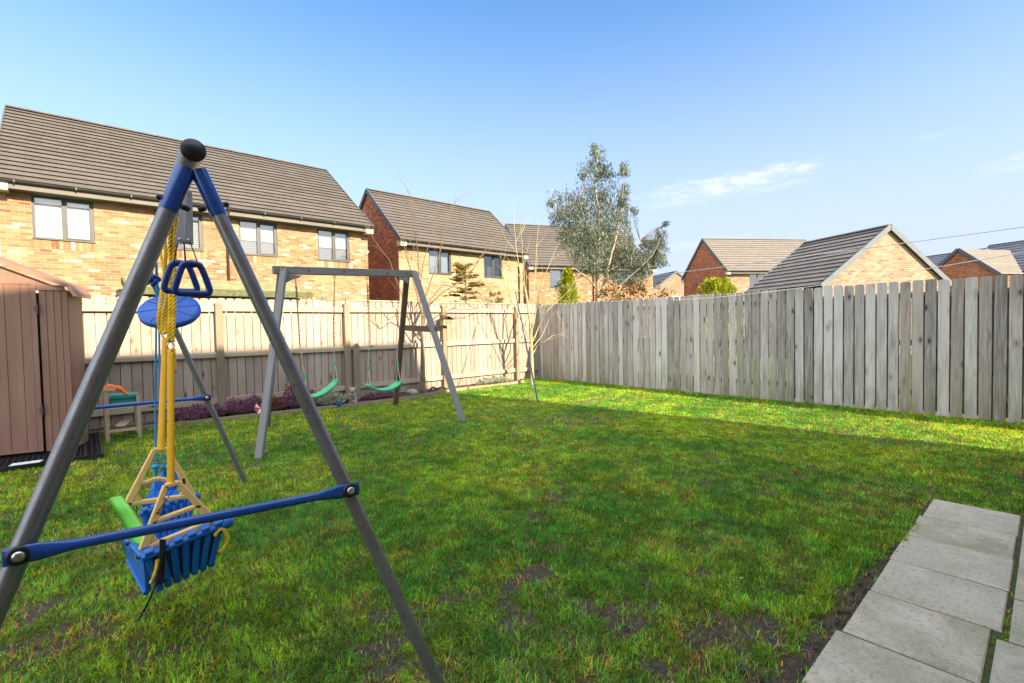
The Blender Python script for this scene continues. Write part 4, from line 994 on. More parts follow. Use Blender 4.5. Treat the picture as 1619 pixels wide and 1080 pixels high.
def mound(name, c, rx, ry, h, mt, mt2, label, cat, n=1500, seed=1, L=(.03,.06)):
    random.seed(seed); c = Vector(c); root = empty(name, c, label=label, cat=cat, group='heather clumps in the back bed' if name == 'heather' else None); fl = MB(); gr = MB()
    for k in range(n):
        a = random.random()*6.283; rr_ = math.sqrt(random.random()); x, y = math.cos(a)*rr_, math.sin(a)*rr_
        top = h*math.sqrt(max(0, 1-rr_*rr_*.92))*(.7+.35*math.sin(a*3+seed)*math.sin(rr_*5+seed)+.15*random.random())
        z = top*random.uniform(.35,1.0); p = c+Vector((x*rx, y*ry, z)); d = Vector((x*.8, y*.8, 1.0))+rv()*.45
        (fl if z > top*.55 else gr).face
        leaf_quad(fl if z > top*.52 or random.random() < .3 else gr, p, random.uniform(*L), random.uniform(.010,.020), d, rv(), random.random())
    gr.build('foliage', M[mt2], root); fl.build('flowers', M[mt], root); rebase(root); return root
mound('heather', (1.22,8.09,.03), .36, .17, .22, 'heather_pink', 'heather_green', 'low pink heather clump leftmost in the bed, by the blue rail', 'heather', 3400, 1)
mound('heather', (1.83,8.07,.03), .36, .18, .27, 'heather_pink', 'heather_green', 'pink heather clump in front of the second fence post', 'heather', 3600, 2)
mound('heather', (2.16,8.0,.03), .17, .14, .22, 'heather_rust', 'heather_green', 'rusty brown small heather behind the red and white pinwheel', 'heather', 1500, 3)
mound('heather', (2.58,8.02,.03), .30, .18, .34, 'heather_pink', 'heather_green', 'tallest deep pink heather bush between swing leg and white heather', 'heather', 3800, 4)
mound('heather', (2.50,8.12,.03), .14, .10, .50, 'heather_rust', 'heather_green', 'upright rusty pink sprigs rising behind the tallest pink heather', 'heather', 1300, 5)
mound('heather', (2.98,7.93,.03), .40, .15, .20, 'heather_white', 'heather_green', 'white flowering heather clump beneath the left green seat', 'heather', 3600, 6)
mound('heather', (3.92,7.95,.03), .34, .12, .13, 'heather_pink', 'heather_green', 'flat dark pink heather under the right green seat', 'heather', 2000, 7)
mound('white_flowers', (6.62,8.02,.03), .50, .16, .17, 'heather_white', 'heather_green', 'pale white flowering mound in the sunny bed near the corner', 'flowers', 3400, 8)

# ---------------------------------------------------------------- shed
sh_c = Vector((-.10,6.92,0)); srz = math.radians(-15)
shed = empty('garden_shed', sh_c, srz, 'brown resin garden shed with vertical panels at the left edge', 'shed')
# local: x along front (negative = left), y into depth, front wall on y=0, right corner at x=0
SW, SD, WH, AP = 1.5, .42, 1.74, 2.12
def ribbed(mb, xs, z0, z1f, y=0.0, g=.006):
    """vertical boards between xs with narrow recessed joints"""
    for i in range(len(xs)-1):
        a, b_ = xs[i], xs[i+1]
        mb.face([(a+.004,y,z0),(b_-.004,y,z0),(b_-.004,y,z1f((b_))),(a+.004,y,z1f((a)))])
        mb.face([(b_-.004,y,z0),(b_,y+g,z0),(b_,y+g,z1f(b_)),(b_-.004,y,z1f(b_))]); mb.face([(b_,y+g,z0),(b_+.004,y,z0),(b_+.004,y,z1f(b_)),(b_,y+g,z1f(b_))])
zc = lambda x: WH
mb = MB(); ribbed(mb, [-.235,-.175,-.115,-.055,-.001], .06, zc)

mb.build('front_wall', M['shed'], shed)
mb = MB(); ribbed(mb, [-1.5,-1.4,-1.27], .06, zc); mb.build('front_wall', M['shed'], shed)
mb = MB()
for i in range(7):
    y0, y1 = i*SD/7, (i+1)*SD/7; mb.face([(0,y0+.004,.06),(0,y1-.004,.06),(0,y1-.004,WH),(0,y0+.004,WH)]); mb.face([(0,y1-.004,.06),(-.007,y1,.06),(-.007,y1,WH),(0,y1-.004,WH)]); mb.face([(-.007,y1,.06),(0,y1+.004,.06),(0,y1+.004,WH),(-.007,y1,WH)])
mb.box(-SW,-.01,SD-.02,SD,.06,WH); mb.box(-SW,-SW+.02,0.01,SD-.02,.06,WH); mb.build('side_wall', M['shed'], shed)
mb = MB(); mb.prism([(-SW,-.005,WH),(0,-.005,WH),(-SW/2,-.005,AP-.03)], (0,.03,0)); mb.box(-.235,-.02,-.012,-.0055,WH-.0,WH+.055); mb.build('gable', M['shed'], shed)
mb = MB(); xs = [-1.262,-1.21,-1.09,-.97,-.85,-.73,-.61,-.49,-.37,-.29,-.25]
ribbed(mb, xs[1:-1], .10, lambda x: 1.80, -.012); mb.box(-1.262,-.247,-.018,-.012,1.80,1.835); mb.box(-1.262,-.247,-.018,-.012,.07,.10); mb.box(-.29,-.247,-.018,-.012,.1,1.8); mb.box(-1.262,-1.21,-.018,-.012,.1,1.8)
door = mb.build('door', M['shed'], shed)
for z in (1.55,.50):
    mb = MB(); mb.bar((-.240,-.026,z-.055),(-.240,-.026,z+.055),.016,.014); mb.bar((-.247,-.024,z),(-.262,-.022,z),.01,.05); mb.build('hinge', M['hinge'], door)
mb = MB(); mb.box(-.66,-.575,-.035,-.018,1.845,1.875); mb.build('latch', M['hinge'], door)
for s in (-1, 1):
    mb = MB(); xe = 0 if s == 1 else -SW; sx = 1 if s == 1 else -1
    a = Vector((-SW/2,0,AP)); b_ = Vector((xe+sx*.02,0,WH+.025)); c_ = Vector((xe+sx*.075,0,WH-.065))
    for (p, q) in ((a,b_),(b_,c_)):
        P = [p, q]; dv = Vector((0,SD+.10,0)); o0 = Vector((0,-.07,0)); t_ = Vector((0,0,.045))
        mb.prism([p+o0, q+o0, q+o0+t_, p+o0+t_], dv)
    mb.build('roof', M['shed'], shed)
mb = MB(); mb.prism([(.018,-.085,WH+.02),(.072,-.085,WH-.07),(.088,-.085,WH-.062),(.034,-.085,WH+.07)], (0,.035,0)); mb.build('roof_trim', M['shed_trim'], shed)
# black plastic base grid under and beside the shed
grid = empty('base_grid', (0,6.9,0), 0, 'black plastic grid base under and beside the brown shed', 'ground grid')
mb = MB(); 
for i in range(44): x = -1.86+i*.045; mb.box(x,x+.008,-.42,1.3,.0,.045)
for i in range(39): y = -.42+i*.045; mb.box(-1.9,.10,y,y+.008,.0,.044)
for x in (.10,-.03,-.9,): mb.box(x,x+.02,-.42,1.3,.0,.052)
mb.box(-1.9,.12,-.44,-.421,0,.052); mb.build('grid', M['black_plastic'], grid)
mb = MB(); mb.box(-1.9,.10,-.4,1.29,-.004,.012); mb.build('soil_fill', M['soil_bed'], grid)
# flat pale offcut on the base
p0 = onz(43,734,.05); mb = MB(); mb.bar((p0.x-.11,p0.y+.02,.062),(p0.x+.10,p0.y-.03,.068),.09,.006,(0,0,1),.5); o = mb.build('plastic_sheet', M['white'])
tag(o, 'flat white plastic strip lying on the black base before the shed door', 'plastic strip')

# ---------------------------------------------------------------- metal swing set
random.seed(9)
TA, TB = Vector((.26,1.70,1.798)), Vector((.355,4.41,1.798))
bd = (TB-TA).normalized(); xd = Vector((bd.y,-bd.x,0))      # xd points right
ms_ = empty('metal_swing_set', (.3,3.0,0), label='grey and blue tubular steel swing set in the left foreground', cat='swing set')
feet = {('f',-1): Vector((-.412,1.587,0)), ('f',1): onz(701,1100), ('r',-1): Vector((-.307,4.568,0)), ('r',1): Vector((.976,4.477,0))}
mb = MB(); mb.tube([TA-bd*.03, TB+bd*.03], .030, 20); mb.build('top_bar', M['steel_grey'], ms_)
for T_, s in ((TA,-1),(TB,1)):
    mb = MB(); c = T_+bd*s*.032; mb.lathe([(.0315,0),(.0325,.004),(.0325,.010),(.030,.014),(.0,.0155)], c, 24, axis=bd*s); mb.build('end_cap', M['black_plastic'], ms_)
brz_ = {}
for (e, s), ft in feet.items():
    T_ = TA if e == 'f' else TB
    top = T_+xd*s*.006+Vector((0,0,-.022)); d = (ft-top).normalized(); Lg = (ft-top).length
    lr = .0232 if s < 0 else .0208
    mb = MB(); mb.tube([top+d*.10, top+d*(Lg+.02)], lr, 20); 
    mb.tube([top+d*Lg*.595, top+d*Lg*.5985], lr+.0004, 20)
    leg = mb.build('leg', M['steel_grey'], ms_)
    mb = MB(); mb.tube([top+d*.028, top+d*.162, top+d*.168], [lr+.0022,lr+.0022,lr+.0009], 20); sl_ = mb.build('sleeve', M['steel_blue'], leg)
    for sg, l2 in ((s,.012),(-s,.020)):
        mb = MB()
        nrm = d.cross(bd).normalized(); nrm = nrm if nrm.x*sg > 0 else -nrm
        c = top+d*.138+nrm*.026; mb.lathe([(.0,l2),(.006,l2),(.0085,l2-.004),(.0085,0)], c, 10, axis=nrm); mb.build('bolt', M['black_plastic'], leg)
    brz_[(e,s)] = top+d*((top.z-.757)/(-d.z))
for e, sg in (('f',-1),('r',-1)):
    a, c = brz_[(e,-1)]+bd*sg*.030, brz_[(e,1)]+bd*sg*.030; d = (c-a).normalized()
    mb = MB(); r = .0128
    # flattened ends
    pts = [a-d*.028, a+d*.03, a+d*.10, c-d*.10, c-d*.03, c+d*.028]
    n = 16; V = []; sxv = Vector((0,0,1)); 
    for i, p in enumerate(pts):
        hh, th = ((.0215,.005),(.022,.0055),(r,r),(r,r),(.022,.0055),(.0215,.005))[i]
        V += [p+sxv*math.cos(2*math.pi*k/n)*hh+bd*math.sin(2*math.pi*k/n)*th for k in range(n)]
    mb.mesh(V, [(i*n+k,i*n+(k+1)%n,(i+1)*n+(k+1)%n,(i+1)*n+k) for i in range(5) for k in range(n)]+[tuple(range(n))[::-1], tuple(range(5*n,6*n))], None, .5, True)
    br_ = mb.build('brace', M['steel_blue'], ms_)
    for p in (a, c):
        mb = MB(); q = p+bd*sg*.0055
        mb.lathe([(.023,-.008),(.023,0),(.019,.003),(.0125,.0035)], q, 20, axis=bd*sg); mb.build('washer', M['black_plastic'], br_)
        mb = MB(); mb.lathe([(.0125,.002),(.0125,.006),(.010,.0095),(.004,.011),(0,.011)], q, 16, axis=bd*sg); mb.build('bolt', M['steel_bright'], br_)
rebase(ms_)
def barpt(t): return TA+bd*t+Vector((0,0,-.03))
def twist(mb, pts, r, pitch=.05, strands=3, n=6, step=.008):
    """laid rope along a polyline"""
    pts = [Vector(p) for p in pts]; segs = [(pts[i], pts[i+1]) for i in range(len(pts)-1)]; S_ = [0]
    for a, b_ in segs: S_.append(S_[-1]+(b_-a).length)
    tot = S_[-1]; N = max(6, int(tot/step))
    for k in range(strands):
        P = []
        for i in range(N+1):
            s = tot*i/N; j = max(0, min(len(segs)-1, int(np.searchsorted(S_, s)-1))); a, b_ = segs[j]; t_ = (s-S_[j])/max(1e-6,(b_-a).length); q = a.lerp(b_, t_)
            d = (b_-a).normalized(); ref = Vector((1,0,0)) if abs(d.x) < .9 else Vector((0,1,0)); sx = d.cross(ref).normalized(); sy = d.cross(sx); ang = 2*math.pi*(s/pitch+k/strands)
            P.append(q+sx*math.cos(ang)*r*.5+sy*math.sin(ang)*r*.5)
        mb.tube(P, r*.56, n, random.random(), caps=False)
def curve(pts, n=8):
    """Catmull-Rom through points"""
    P = [Vector(p) for p in pts]; P = [P[0]*2-P[1]]+P+[P[-1]*2-P[-2]]; out = []
    for i in range(1, len(P)-2):
        a, b_, c, d = P[i-1:i+3]
        for k in range(n):
            t = k/n; out.append(.5*((2*b_)+(c-a)*t+(2*a-5*b_+4*c-d)*t*t+(3*b_-a-3*c+d)*t*t*t))
    out.append(P[-2]); return out

# gym rings hanging close to the near frame
gr_ = empty('gym_rings', barpt(.18), label='pair of navy triangular gym rings hung from a grey plate on the bar', cat='gym rings')
pt, pb = at(297,303,1.60), at(291,386,1.60); 
mb = MB(); w0, w1 = .0085, .0195; sx = rt.copy()
V = []
for p, w in ((pt,w0),(pt.lerp(pb,.12),w0*1.25),(pb,w1)):
    for s, dd in ((-1,0),(0,.004),(1,0)): V.append(p+xd*s*w*1.35-bd*dd)
V2 = [v+bd*.006 for v in V]; n = len(V)
F = []
for i in range(2):
    for j in range(2): F += [(i*3+j,i*3+j+1,(i+1)*3+j+1,(i+1)*3+j),(n+i*3+j,n+(i+1)*3+j,n+(i+1)*3+j+1,n+i*3+j+1)]
F += [(0,3,n+3,n),(3,6,n+6,n+3),(2,n+2,n+5,5),(5,n+5,n+8,8),(6,7,n+7,n+6),(7,8,n+8,n+7),(0,n,n+1,1),(1,n+1,n+2,2)]
mb.mesh(V+V2, F); mb.tube([pt+Vector((0,0,-.01)), barpt(.2)+Vector((0,0,.03))], .006, 8); M['steel_light'] = paint('light_grey_steel', (.42,.44,.48), .45, .2, .15); hp = mb.build('hanger_plate', M['steel_light'], gr_)
mb = MB()
for s in (-.5,.5): mb.lathe([(.0,.003),(.004,.003),(.005,0)], pb+xd*s*w1*1.2+Vector((0,0,.014))-bd*.005, 10, axis=-bd)
mb.build('rivet', M['steel_bright'], hp)
def ring(mb, c, w, h, rr_, tw_=0.0, tip=0.0):
    """rounded triangle with a wide straight base, in the plane xd / z"""
    ax = (xd*math.cos(tw_)+bd*math.sin(tw_)).normalized(); az = Vector((0,0,1))
    K = [(-.16,.46),(.16,.46),(.30,.30),(.47,-.22),(.495,-.40),(.40,-.49),(0,-.50),(-.40,-.49),(-.495,-.40),(-.47,-.22),(-.30,.30)]
    P = [c+ax*x*w+az*y*h for x, y in K]; n = len(P); pts = []
    for i in range(n):
        a, b_, cc, d = P[i-1], P[i], P[(i+1)%n], P[(i+2)%n]
        for k in range(5):
            t = k/5; pts.append(.5*((2*b_)+(cc-a)*t+(2*a-5*b_+4*cc-d)*t*t+(3*b_-a-3*cc+d)*t*t*t))
    pts.append(pts[0].copy()); pts.append(pts[1].copy()); mb.tube(pts, rr_, 12, caps=False, flat=.8)
    # thicker top lug
    mb.tube([c+ax*-.17*w+az*h*.47, c+az*h*.46, c+ax*.17*w+az*h*.47], [rr_*.9,rr_*1.35,rr_*.9], 10)
for c, tw_, dx in ((at(304,440,1.60),.10,1),(at(285.5,438,1.70),.15,-1)):
    mb = MB(); ring(mb, c, .098, .102, .0105, tw_); rg = mb.build('ring', M['navy_plastic'], gr_)
    mb = MB()
    for s in (-.5,.5):
        mb.tube([c+xd*s*.036+Vector((0,0,.048)), pb+xd*(s*.9+dx*.4)*w1+Vector((0,0,.008))+bd*(.004 if dx < 0 else -.004)], .0019, 6)
    mb.build('cord', M['pole_navy'], rg)
rebase(gr_)

# toddler swing seat with its yellow ropes
ts = empty('toddler_swing', (.26,2.5,.3), label='blue ribbed toddler swing seat with pale yellow side frames and yellow ropes', cat='swing seat')
Y1, Y2 = 2.30, 2.72
P1 = lambda px, py: ony(px, py, Y1)
P2 = lambda px, py: ony(px, py, Y2)
for Yp, T3, dims in ((Y1, P1, dict(apx=(271,764), l=(227,868), r=(337,823), cl=(240,832), cr=(312,800), cm=(285,812), top=((262,768),(281,763)))),
                     (Y2, P2, dict(apx=(254,712), l=(202,797), r=(304,783), cl=(222,770), cr=(288,765), cm=(252,759), top=((244,711),(265,711))))):
    mb = MB(); q = {k: T3(*v) for k, v in dims.items() if k != 'top'}; tl_, tr_ = T3(*dims['top'][0]), T3(*dims['top'][1])
    w_, th = .017, .022
    yv = (0,1,0)
    def fb(a, b_, w=w_, w2=None): mb.bar(a, b_, th, w, tuple((b_-a).normalized().cross(Vector((0,1,0)))), .5, .0035, th, w2)
    fb(tl_, q['l'], .020, .032); fb(tr_, q['r'], .020, .032); fb(tl_.lerp(tr_,-.05), tr_.lerp(tl_,-.05), .018)
    fb(q['l'].lerp(q['r'],-.02), q['r'].lerp(q['l'],-.02), .020)
    cv = curve([tl_.lerp(q['l'],.60), q['cl'].lerp(q['cm'],.3)+Vector((0,0,.012)), q['cm']+Vector((0,0,.006)), q['cr'], tr_.lerp(q['r'],.62)], 5)
    for i in range(len(cv)-1): fb(cv[i], cv[i+1]+(cv[i+1]-cv[i])*.1, .017)
    mb.prism([q['l']+Vector((-.008,-.0085,-.010)), q['l']+Vector((.055,-.0085,-.002)), q['l']+Vector((.03,-.0085,.055)), q['l']+Vector((.012,-.0085,.06))], (0,.017,0))
    mb.prism([q['r']+Vector((.008,-.0085,-.010)), q['r']+Vector((-.055,-.0085,-.006)), q['r']+Vector((-.035,-.0085,.045)), q['r']+Vector((-.018,-.0085,.05))][::-1], (0,.017,0))
    mb.build('side_frame', M['cream_plastic'], ts)
# tub: near and far ribbed walls, floor between, castellated rims
Yn, Yf = 2.235, 2.79
NT_ = [ony(226,882,Yn), ony(356,827,Yn)]; NB_ = [ony(246,925,Yn+.03), ony(340,882,Yn+.03)]
FT_ = [ony(224,815,Yf), ony(306,788,Yf)]; FB_ = [Vector((FT_[0].x+.03, Yf-.04, FT_[0].z-.16)), Vector((FT_[1].x-.02, Yf-.04, FT_[1].z-.13))]
mb = MB()
def panel(a, b_, c, d, t_=.012):
    """quad a-b-c-d given thickness inwards"""
    nrm = (b_-a).cross(d-a).normalized()*t_; P = [a,b_,c,d]; Q = [p+nrm for p in P]
    mb.face(P[::-1]); mb.face(Q)
    for k in range(4): mb.face([P[k],P[(k+1)%4],Q[(k+1)%4],Q[k]])
panel(NT_[0], NT_[1], NB_[1], NB_[0]); panel(FT_[1], FT_[0], FB_[0], FB_[1]); panel(NB_[0], NB_[1], FB_[1], FB_[0])
mb.build('seat_tub', M['blue_plastic'], ts)
mb = MB()
for (T_, B_, sy) in ((NT_, NB_, -1), (FT_, FB_, 1), (FT_, FB_, -1)):
    for i in range(7):
        f = (i+.35)/6.9; a = T_[0].lerp(T_[1], f)+Vector((0,sy*.010,-.004)); c = B_[0].lerp(B_[1], f)+Vector((0,sy*.012,-.006))
        mb.bar(a, c, .024, .026, (0,1,0), .5, .006)
for i in range(7):
    f = (i+.35)/6.9; a = NB_[0].lerp(NB_[1], f); c = FB_[0].lerp(FB_[1], f); mb.bar(a+Vector((0,-.015,-.012)), c+Vector((0,.01,-.012)), .024, .026, (0,0,1), .5, .006)
for f in (.12,.55):
    a = NB_[0].lerp(NB_[1], f)
mb.build('rib', M['blue_plastic'], ts)
mb = MB()
for (T_, sy) in ((NT_, -1), (FT_, 1)):
    mb.bar(T_[0]+Vector((-.005,sy*.008,.004)), T_[1]+Vector((.008,sy*.008,.004)), .04, .020, (0,0,1), .5, .005)
    for i in range(6):
        f = (i+.1)/6; mb.bar(T_[0].lerp(T_[1], f)+Vector((0,sy*.008,.018)), T_[0].lerp(T_[1], f+.10)+Vector((0,sy*.008,.018)), .044, .018, (0,0,1), .5, .005)
    mb.sphere(T_[1]+Vector((.006,sy*.008,.004)), .024, 12)
    mb.build('rim', M['blue_plastic'], ts); mb = MB()
# end panel on the left, boat shaped
mb = MB(); e0 = ony(190,842,2.68); e1 = ony(226,880,Yn); e2 = ony(231,938,Yn+.02); e3 = ony(203,885,2.66)
a_, b1, c1, d1 = e0, e1, e2, e3
nrm = (b1-a_).cross(d1-a_).normalized()*.016
mid = a_.lerp(d1,.5).lerp(b1.lerp(c1,.5),.5)
mb.prism([a_, b1, b1.lerp(c1,.5)+Vector((.004,0,0)), c1, d1.lerp(c1,.4)+Vector((.0,0,-.004)), d1, a_.lerp(d1,.5)-Vector((.004,0,0))], nrm)
mb.bar(a_, b1, .02, .016, (0,0,1), .5, .004); mb.bar(d1, c1, .018, .014, (0,0,1), .5, .004)
mb.build('end_panel', M['blue_plastic'], ts)
# green backrest plate
mb = MB(); rows_ = [((172,789,2.60),(186,785,2.52)), ((184,812,2.55),(204,808,2.47)), ((198,838,2.5),(224,838,2.42)), ((206,862,2.46),(236,862,2.36)), ((214,885,2.42),(233,880,2.33)), ((226,905,2.38),(231,902,2.34))]
L_ = [ony(*r[0]) for r in rows_]; R_ = [ony(*r[1]) for r in rows_]; V = []
th = Vector((.012,-.008,.004))
for a, c in zip(L_, R_): V += [a, a.lerp(c,.5)+Vector((-.004,0,.003)), c, c+th, a.lerp(c,.5)+th, a+th]
F = []
for i in range(len(rows_)-1):
    for k in range(6): F.append((i*6+k, i*6+(k+1)%6, (i+1)*6+(k+1)%6, (i+1)*6+k))
F += [(0,1,2,3,4,5)[::-1], tuple(range(len(V)-6,len(V)))]; mb.mesh(V, F, None, .5, True); mb.build('backrest', M['green_plastic'], ts)
# yellow ropes: sleeves, laid ropes, clips
mb = MB(); f1 = barpt(.60); f2 = barpt(1.02)
s1a, s1b = ony(270,552,2.30), ony(270,764,2.30); s2a, s2b = ony(261,535,2.71), ony(254,711,2.71)
mb.tube([s1a, s1a.lerp(s1b,.05), s1b.lerp(s1a,.03), s1b], [.009,.0138,.0150,.014], 14, flat=.38, fdir=tuple(rt))
mb.build('sleeve', M['strap_yellow'], ts); mb = MB()
mb.tube([s2a, s2a.lerp(s2b,.08), s2b.lerp(s2a,.03), s2b], [.010,.0140,.0165,.019], 14, flat=.38, fdir=tuple(rt))
mb.build('sleeve', M['strap_yellow'], ts)
mb = MB()
twist(mb, [f1+Vector((.012,0,0)), at(276,400,1.92), at(275,500,1.92), s1a+Vector((.006,0,.03))], .0085)
twist(mb, [f1+Vector((-.010,0,0)), at(270,400,1.92), at(269.5,500,1.92), s1a+Vector((-.006,0,.03))], .0085)
twist(mb, [f1+Vector((.0,.012,0)), at(273,430,1.95), at(272.5,515,1.94), s1a+Vector((0,.01,.04))], .0085)
twist(mb, curve([f2+Vector((.0,0,0)), at(262,400,2.2), at(259,440,2.2), at(252,490,2.15), at(251.5,515,2.15), at(256,527,2.15), at(262,520,2.15), at(263,480,2.15), at(266,430,2.15)], 5), .0085)
twist(mb, curve([at(264,470,2.12), at(258,500,2.12), at(258,518,2.12), at(262,527,2.12), at(265,515,2.12)], 5), .0085)
twist(mb, [s1a+Vector((.006,0,.0)), s1a+Vector((.007,0,-.09))], .010)
# ropes threaded through the tub
mb.build('rope', M['rope_yellow'], ts); mb = MB()
twist(mb, curve([ony(340,845,Yn-.02), ony(352,836,Yn-.03), ony(361,852,Yn-.03), ony(355,865,Yn-.02), ony(347,872,Yn)], 5), .007, .03)
mb.sphere(ony(341,845,Yn-.02), .009, 10); mb.build('rope', M['rope_yellow'], ts); mb = MB()
twist(mb, curve([ony(249,885,Yn-.03), ony(247,900,Yn-.035), ony(242,915,Yn-.03), ony(239,921,Yn-.01)], 5), .007, .03)
mb.build('rope', M['rope_yellow'], ts)
for c in (at(262,530,2.12), at(270,547,1.94)):
    mb = MB(); P = [c+xd*math.cos(a)*.011+Vector((0,0,math.sin(a)*.015)) for a in (2*math.pi*k/16 for k in range(18))]; mb.tube(P, .0028, 8, caps=False); mb.build('clip', M['steel_bright'], ts); mb = MB()
for z in (.045,.075): mb.sphere(barpt(.88)+Vector((.03,0,-z+.01)), .010, 10)
mb.tube([barpt(.88)+Vector((.03,0,.02)), barpt(.88)+Vector((.03,0,-.10))], .003, 6)
mb.build('clip', M['steel_bright'], ts)
mb = MB(); mb.prism([ony(252,853,Yn-.045), ony(262.5,853,Yn-.045), ony(262,900,Yn-.05), ony(257,922,Yn-.04), ony(247,922,Yn-.04), ony(253,900,Yn-.05)][::-1], (0,.004,0))
mb.tube(curve([ony(248,920,Yn-.03), ony(243,932,Yn-.03), ony(233,955,Yn-.02), ony(219,980,Yn+.05)], 5), .004, 6)
mb.tube(curve([ony(250,922,Yn-.03), ony(262,918,Yn-.0), ony(272,910,Yn+.05)], 4), .005, 6); mb.build('strap', M['cord_black'], ts)
mb = MB(); mb.tube([P1(279,766)-Vector((0,.012,0)), P1(262,790)-Vector((0,.012,0)), P1(246,812)-Vector((0,.012,0))], .0016, 5)
mb.tube([P1(262,768)-Vector((0,.012,0)), P1(268,773)-Vector((0,.014,0)), P1(277,768)-Vector((0,.012,0))], .0016, 5)
mb.tube([P1(258,786)-Vector((0,.012,0)), P1(264,791)-Vector((0,.012,0))], .0016, 5); mb.tube([P1(248,808)-Vector((0,.012,0)), P1(256,813)-Vector((0,.012,0))], .0016, 5)
mb.tube(curve([P2(214,793), P2(216,805), P2(213,830), ony(205,855,2.5), ony(206,868,2.45), ony(220,880,2.35)], 4), .0016, 5)
mb.sphere(ony(202,860,2.44), .008, 8); mb.sphere(ony(219,881,2.33), .009, 8); mb.build('cord', M['cord_black'], ts)
rebase(ts)

# disc swing, tied up
ds = empty('disc_swing', at(268,490,2.42), label='round mid-blue disc swing tied up high behind the yellow ropes', cat='disc swing')
c = at(268.5,490,2.42); nv = (-(ray(268,490))*.50+Vector((0,0,1))*.80+xd*-.12).normalized(); t1 = nv.cross(Vector((0,0,1))).normalized(); t2 = nv.cross(t1)
mb = MB(); R = .130; n = 48; V = []
prof = [(0,.012),(.25,.012),(.9,.010),(1.0,.002),(1.0,-.018),(.93,-.026),(0,-.026)]
for rr_, h in prof:
    for k in range(n):
        a = 2*math.pi*k/n; lob = 1+.018*abs(math.cos(a*4)); V.append(c+(t1*math.cos(a)+t2*math.sin(a))*R*rr_*lob+nv*h)
mb.mesh(V, [(i*n+k,i*n+(k+1)%n,(i+1)*n+(k+1)%n,(i+1)*n+k) for i in range(len(prof)-1) for k in range(n)], None, .5, True)
disc = mb.build('disc', M['blue_disc'], ds)
mb = MB()
for k in range(8):
    a = 2*math.pi*(k+.3)/8; e = t1*math.cos(a)+t2*math.sin(a); mb.bar(c+e*R*.15+nv*.0115, c+e*R*.93+nv*.0105, .0035, .003, tuple(nv))
mb.build('groove', M['navy_plastic'], ds)
mb = MB(); twist(mb, [c+nv*.01, c+Vector((-.012,0,.12)), barpt(1.35)], .007); mb.build('rope', M['rope_yellow'], ds); rebase(ds)

# blue glider behind with light blue ropes
bs = empty('swing_seat', (.3,3.3,.35), label='small blue flat swing seat hung on light blue ropes behind the yellow frames', cat='swing seat')
mb = MB(); pl = [ony(225,797,3.25), ony(238,776,3.36), ony(280,774,3.36), ony(287,788,3.25), ony(262,797,3.22)]
mb.prism(pl[::-1], (0,0,-.03)); mb.prism([ony(238,778,3.37), ony(280,776,3.37), ony(281,744,3.42), ony(262,742,3.42), ony(240,766,3.40)], (0,.02,0)); mb.build('seat', M['blue_disc'], bs)
mb = MB()
for sx_ in ((246.5,243,.0,.0),(250,262,.05,.04)):
    top = barpt(1.52+sx_[2]); 
    twist(mb, [top, at(sx_[0]+1,470,2.62+sx_[3]), at(sx_[0]-1,640,2.66+sx_[3])if sx_[0] < 248 else at(253,640,2.7), ony(246.5 if sx_[0] < 248 else 259,738,3.28)], .0055, .04)
mb.tube([ony(246,738,3.28), ony(244,795,3.28)], .006, 8); mb.tube([ony(259,738,3.3), ony(262,752,3.38)], .006, 8)
for q in (ony(246,738,3.28), ony(260,739,3.3)): mb.sphere(q, .018, 10, (1.2,1,.8)); mb.sphere(q+Vector((0,0,-.02)), .012, 8)
mb.build('rope', M['rope_blue'], bs)
mb = MB(); kc = at(242,418,2.55)
random.seed(5)
for k in range(9): 
    q = kc+Vector((random.uniform(-.03,.02),random.uniform(-.03,.03),random.uniform(-.10,.09))); e = rv(); mb.tube([q-e*.022, q, q+e*.022], [.008,.013,.008], 8)
mb.tube([kc+Vector((0,0,.08)), barpt(1.5)], .008, 8); mb.build('clamp', M['navy_plastic'], bs); rebase(bs)

# ---------------------------------------------------------------- timber swing
random.seed(14)
tsw = empty('timber_swing_frame', (2.7,6.2,0), label='weathered timber A-frame swing with two green seats by the back bed', cat='swing frame')
YB_ = 6.2; bl, brr = ony(433,427,YB_), ony(654,433,YB_)
def sbar(a, b_, w, h, m_, nm, upv=(0,0,1)):
    mb = MB(); mb.bar(a, b_, w, h, upv, random.random(), .006); return mb.build(nm, M[m_], tsw)
sbar(Vector((bl.x-.01,YB_,bl.z)), Vector((brr.x+.02,YB_,brr.z)), .07, .095, 'swing_wood', 'beam')
tl, tr2 = Vector((bl.x+.10,YB_-.055,bl.z+.02)), Vector((brr.x-.02,YB_-.055,brr.z+.02))
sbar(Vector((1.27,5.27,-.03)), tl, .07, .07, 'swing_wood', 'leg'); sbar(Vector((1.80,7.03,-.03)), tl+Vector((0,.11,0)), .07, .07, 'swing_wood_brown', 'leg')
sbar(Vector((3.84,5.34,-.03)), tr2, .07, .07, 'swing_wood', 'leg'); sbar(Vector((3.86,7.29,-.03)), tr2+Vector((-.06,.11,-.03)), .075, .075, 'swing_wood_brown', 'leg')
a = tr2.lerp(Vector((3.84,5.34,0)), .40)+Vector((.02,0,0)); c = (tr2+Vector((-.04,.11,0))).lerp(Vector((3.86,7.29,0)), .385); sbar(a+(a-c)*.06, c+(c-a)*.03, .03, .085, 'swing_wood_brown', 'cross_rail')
a = tl.lerp(Vector((1.27,5.27,0)), .42); c = (tl+Vector((0,.11,0))).lerp(Vector((1.80,7.03,0)), .42)
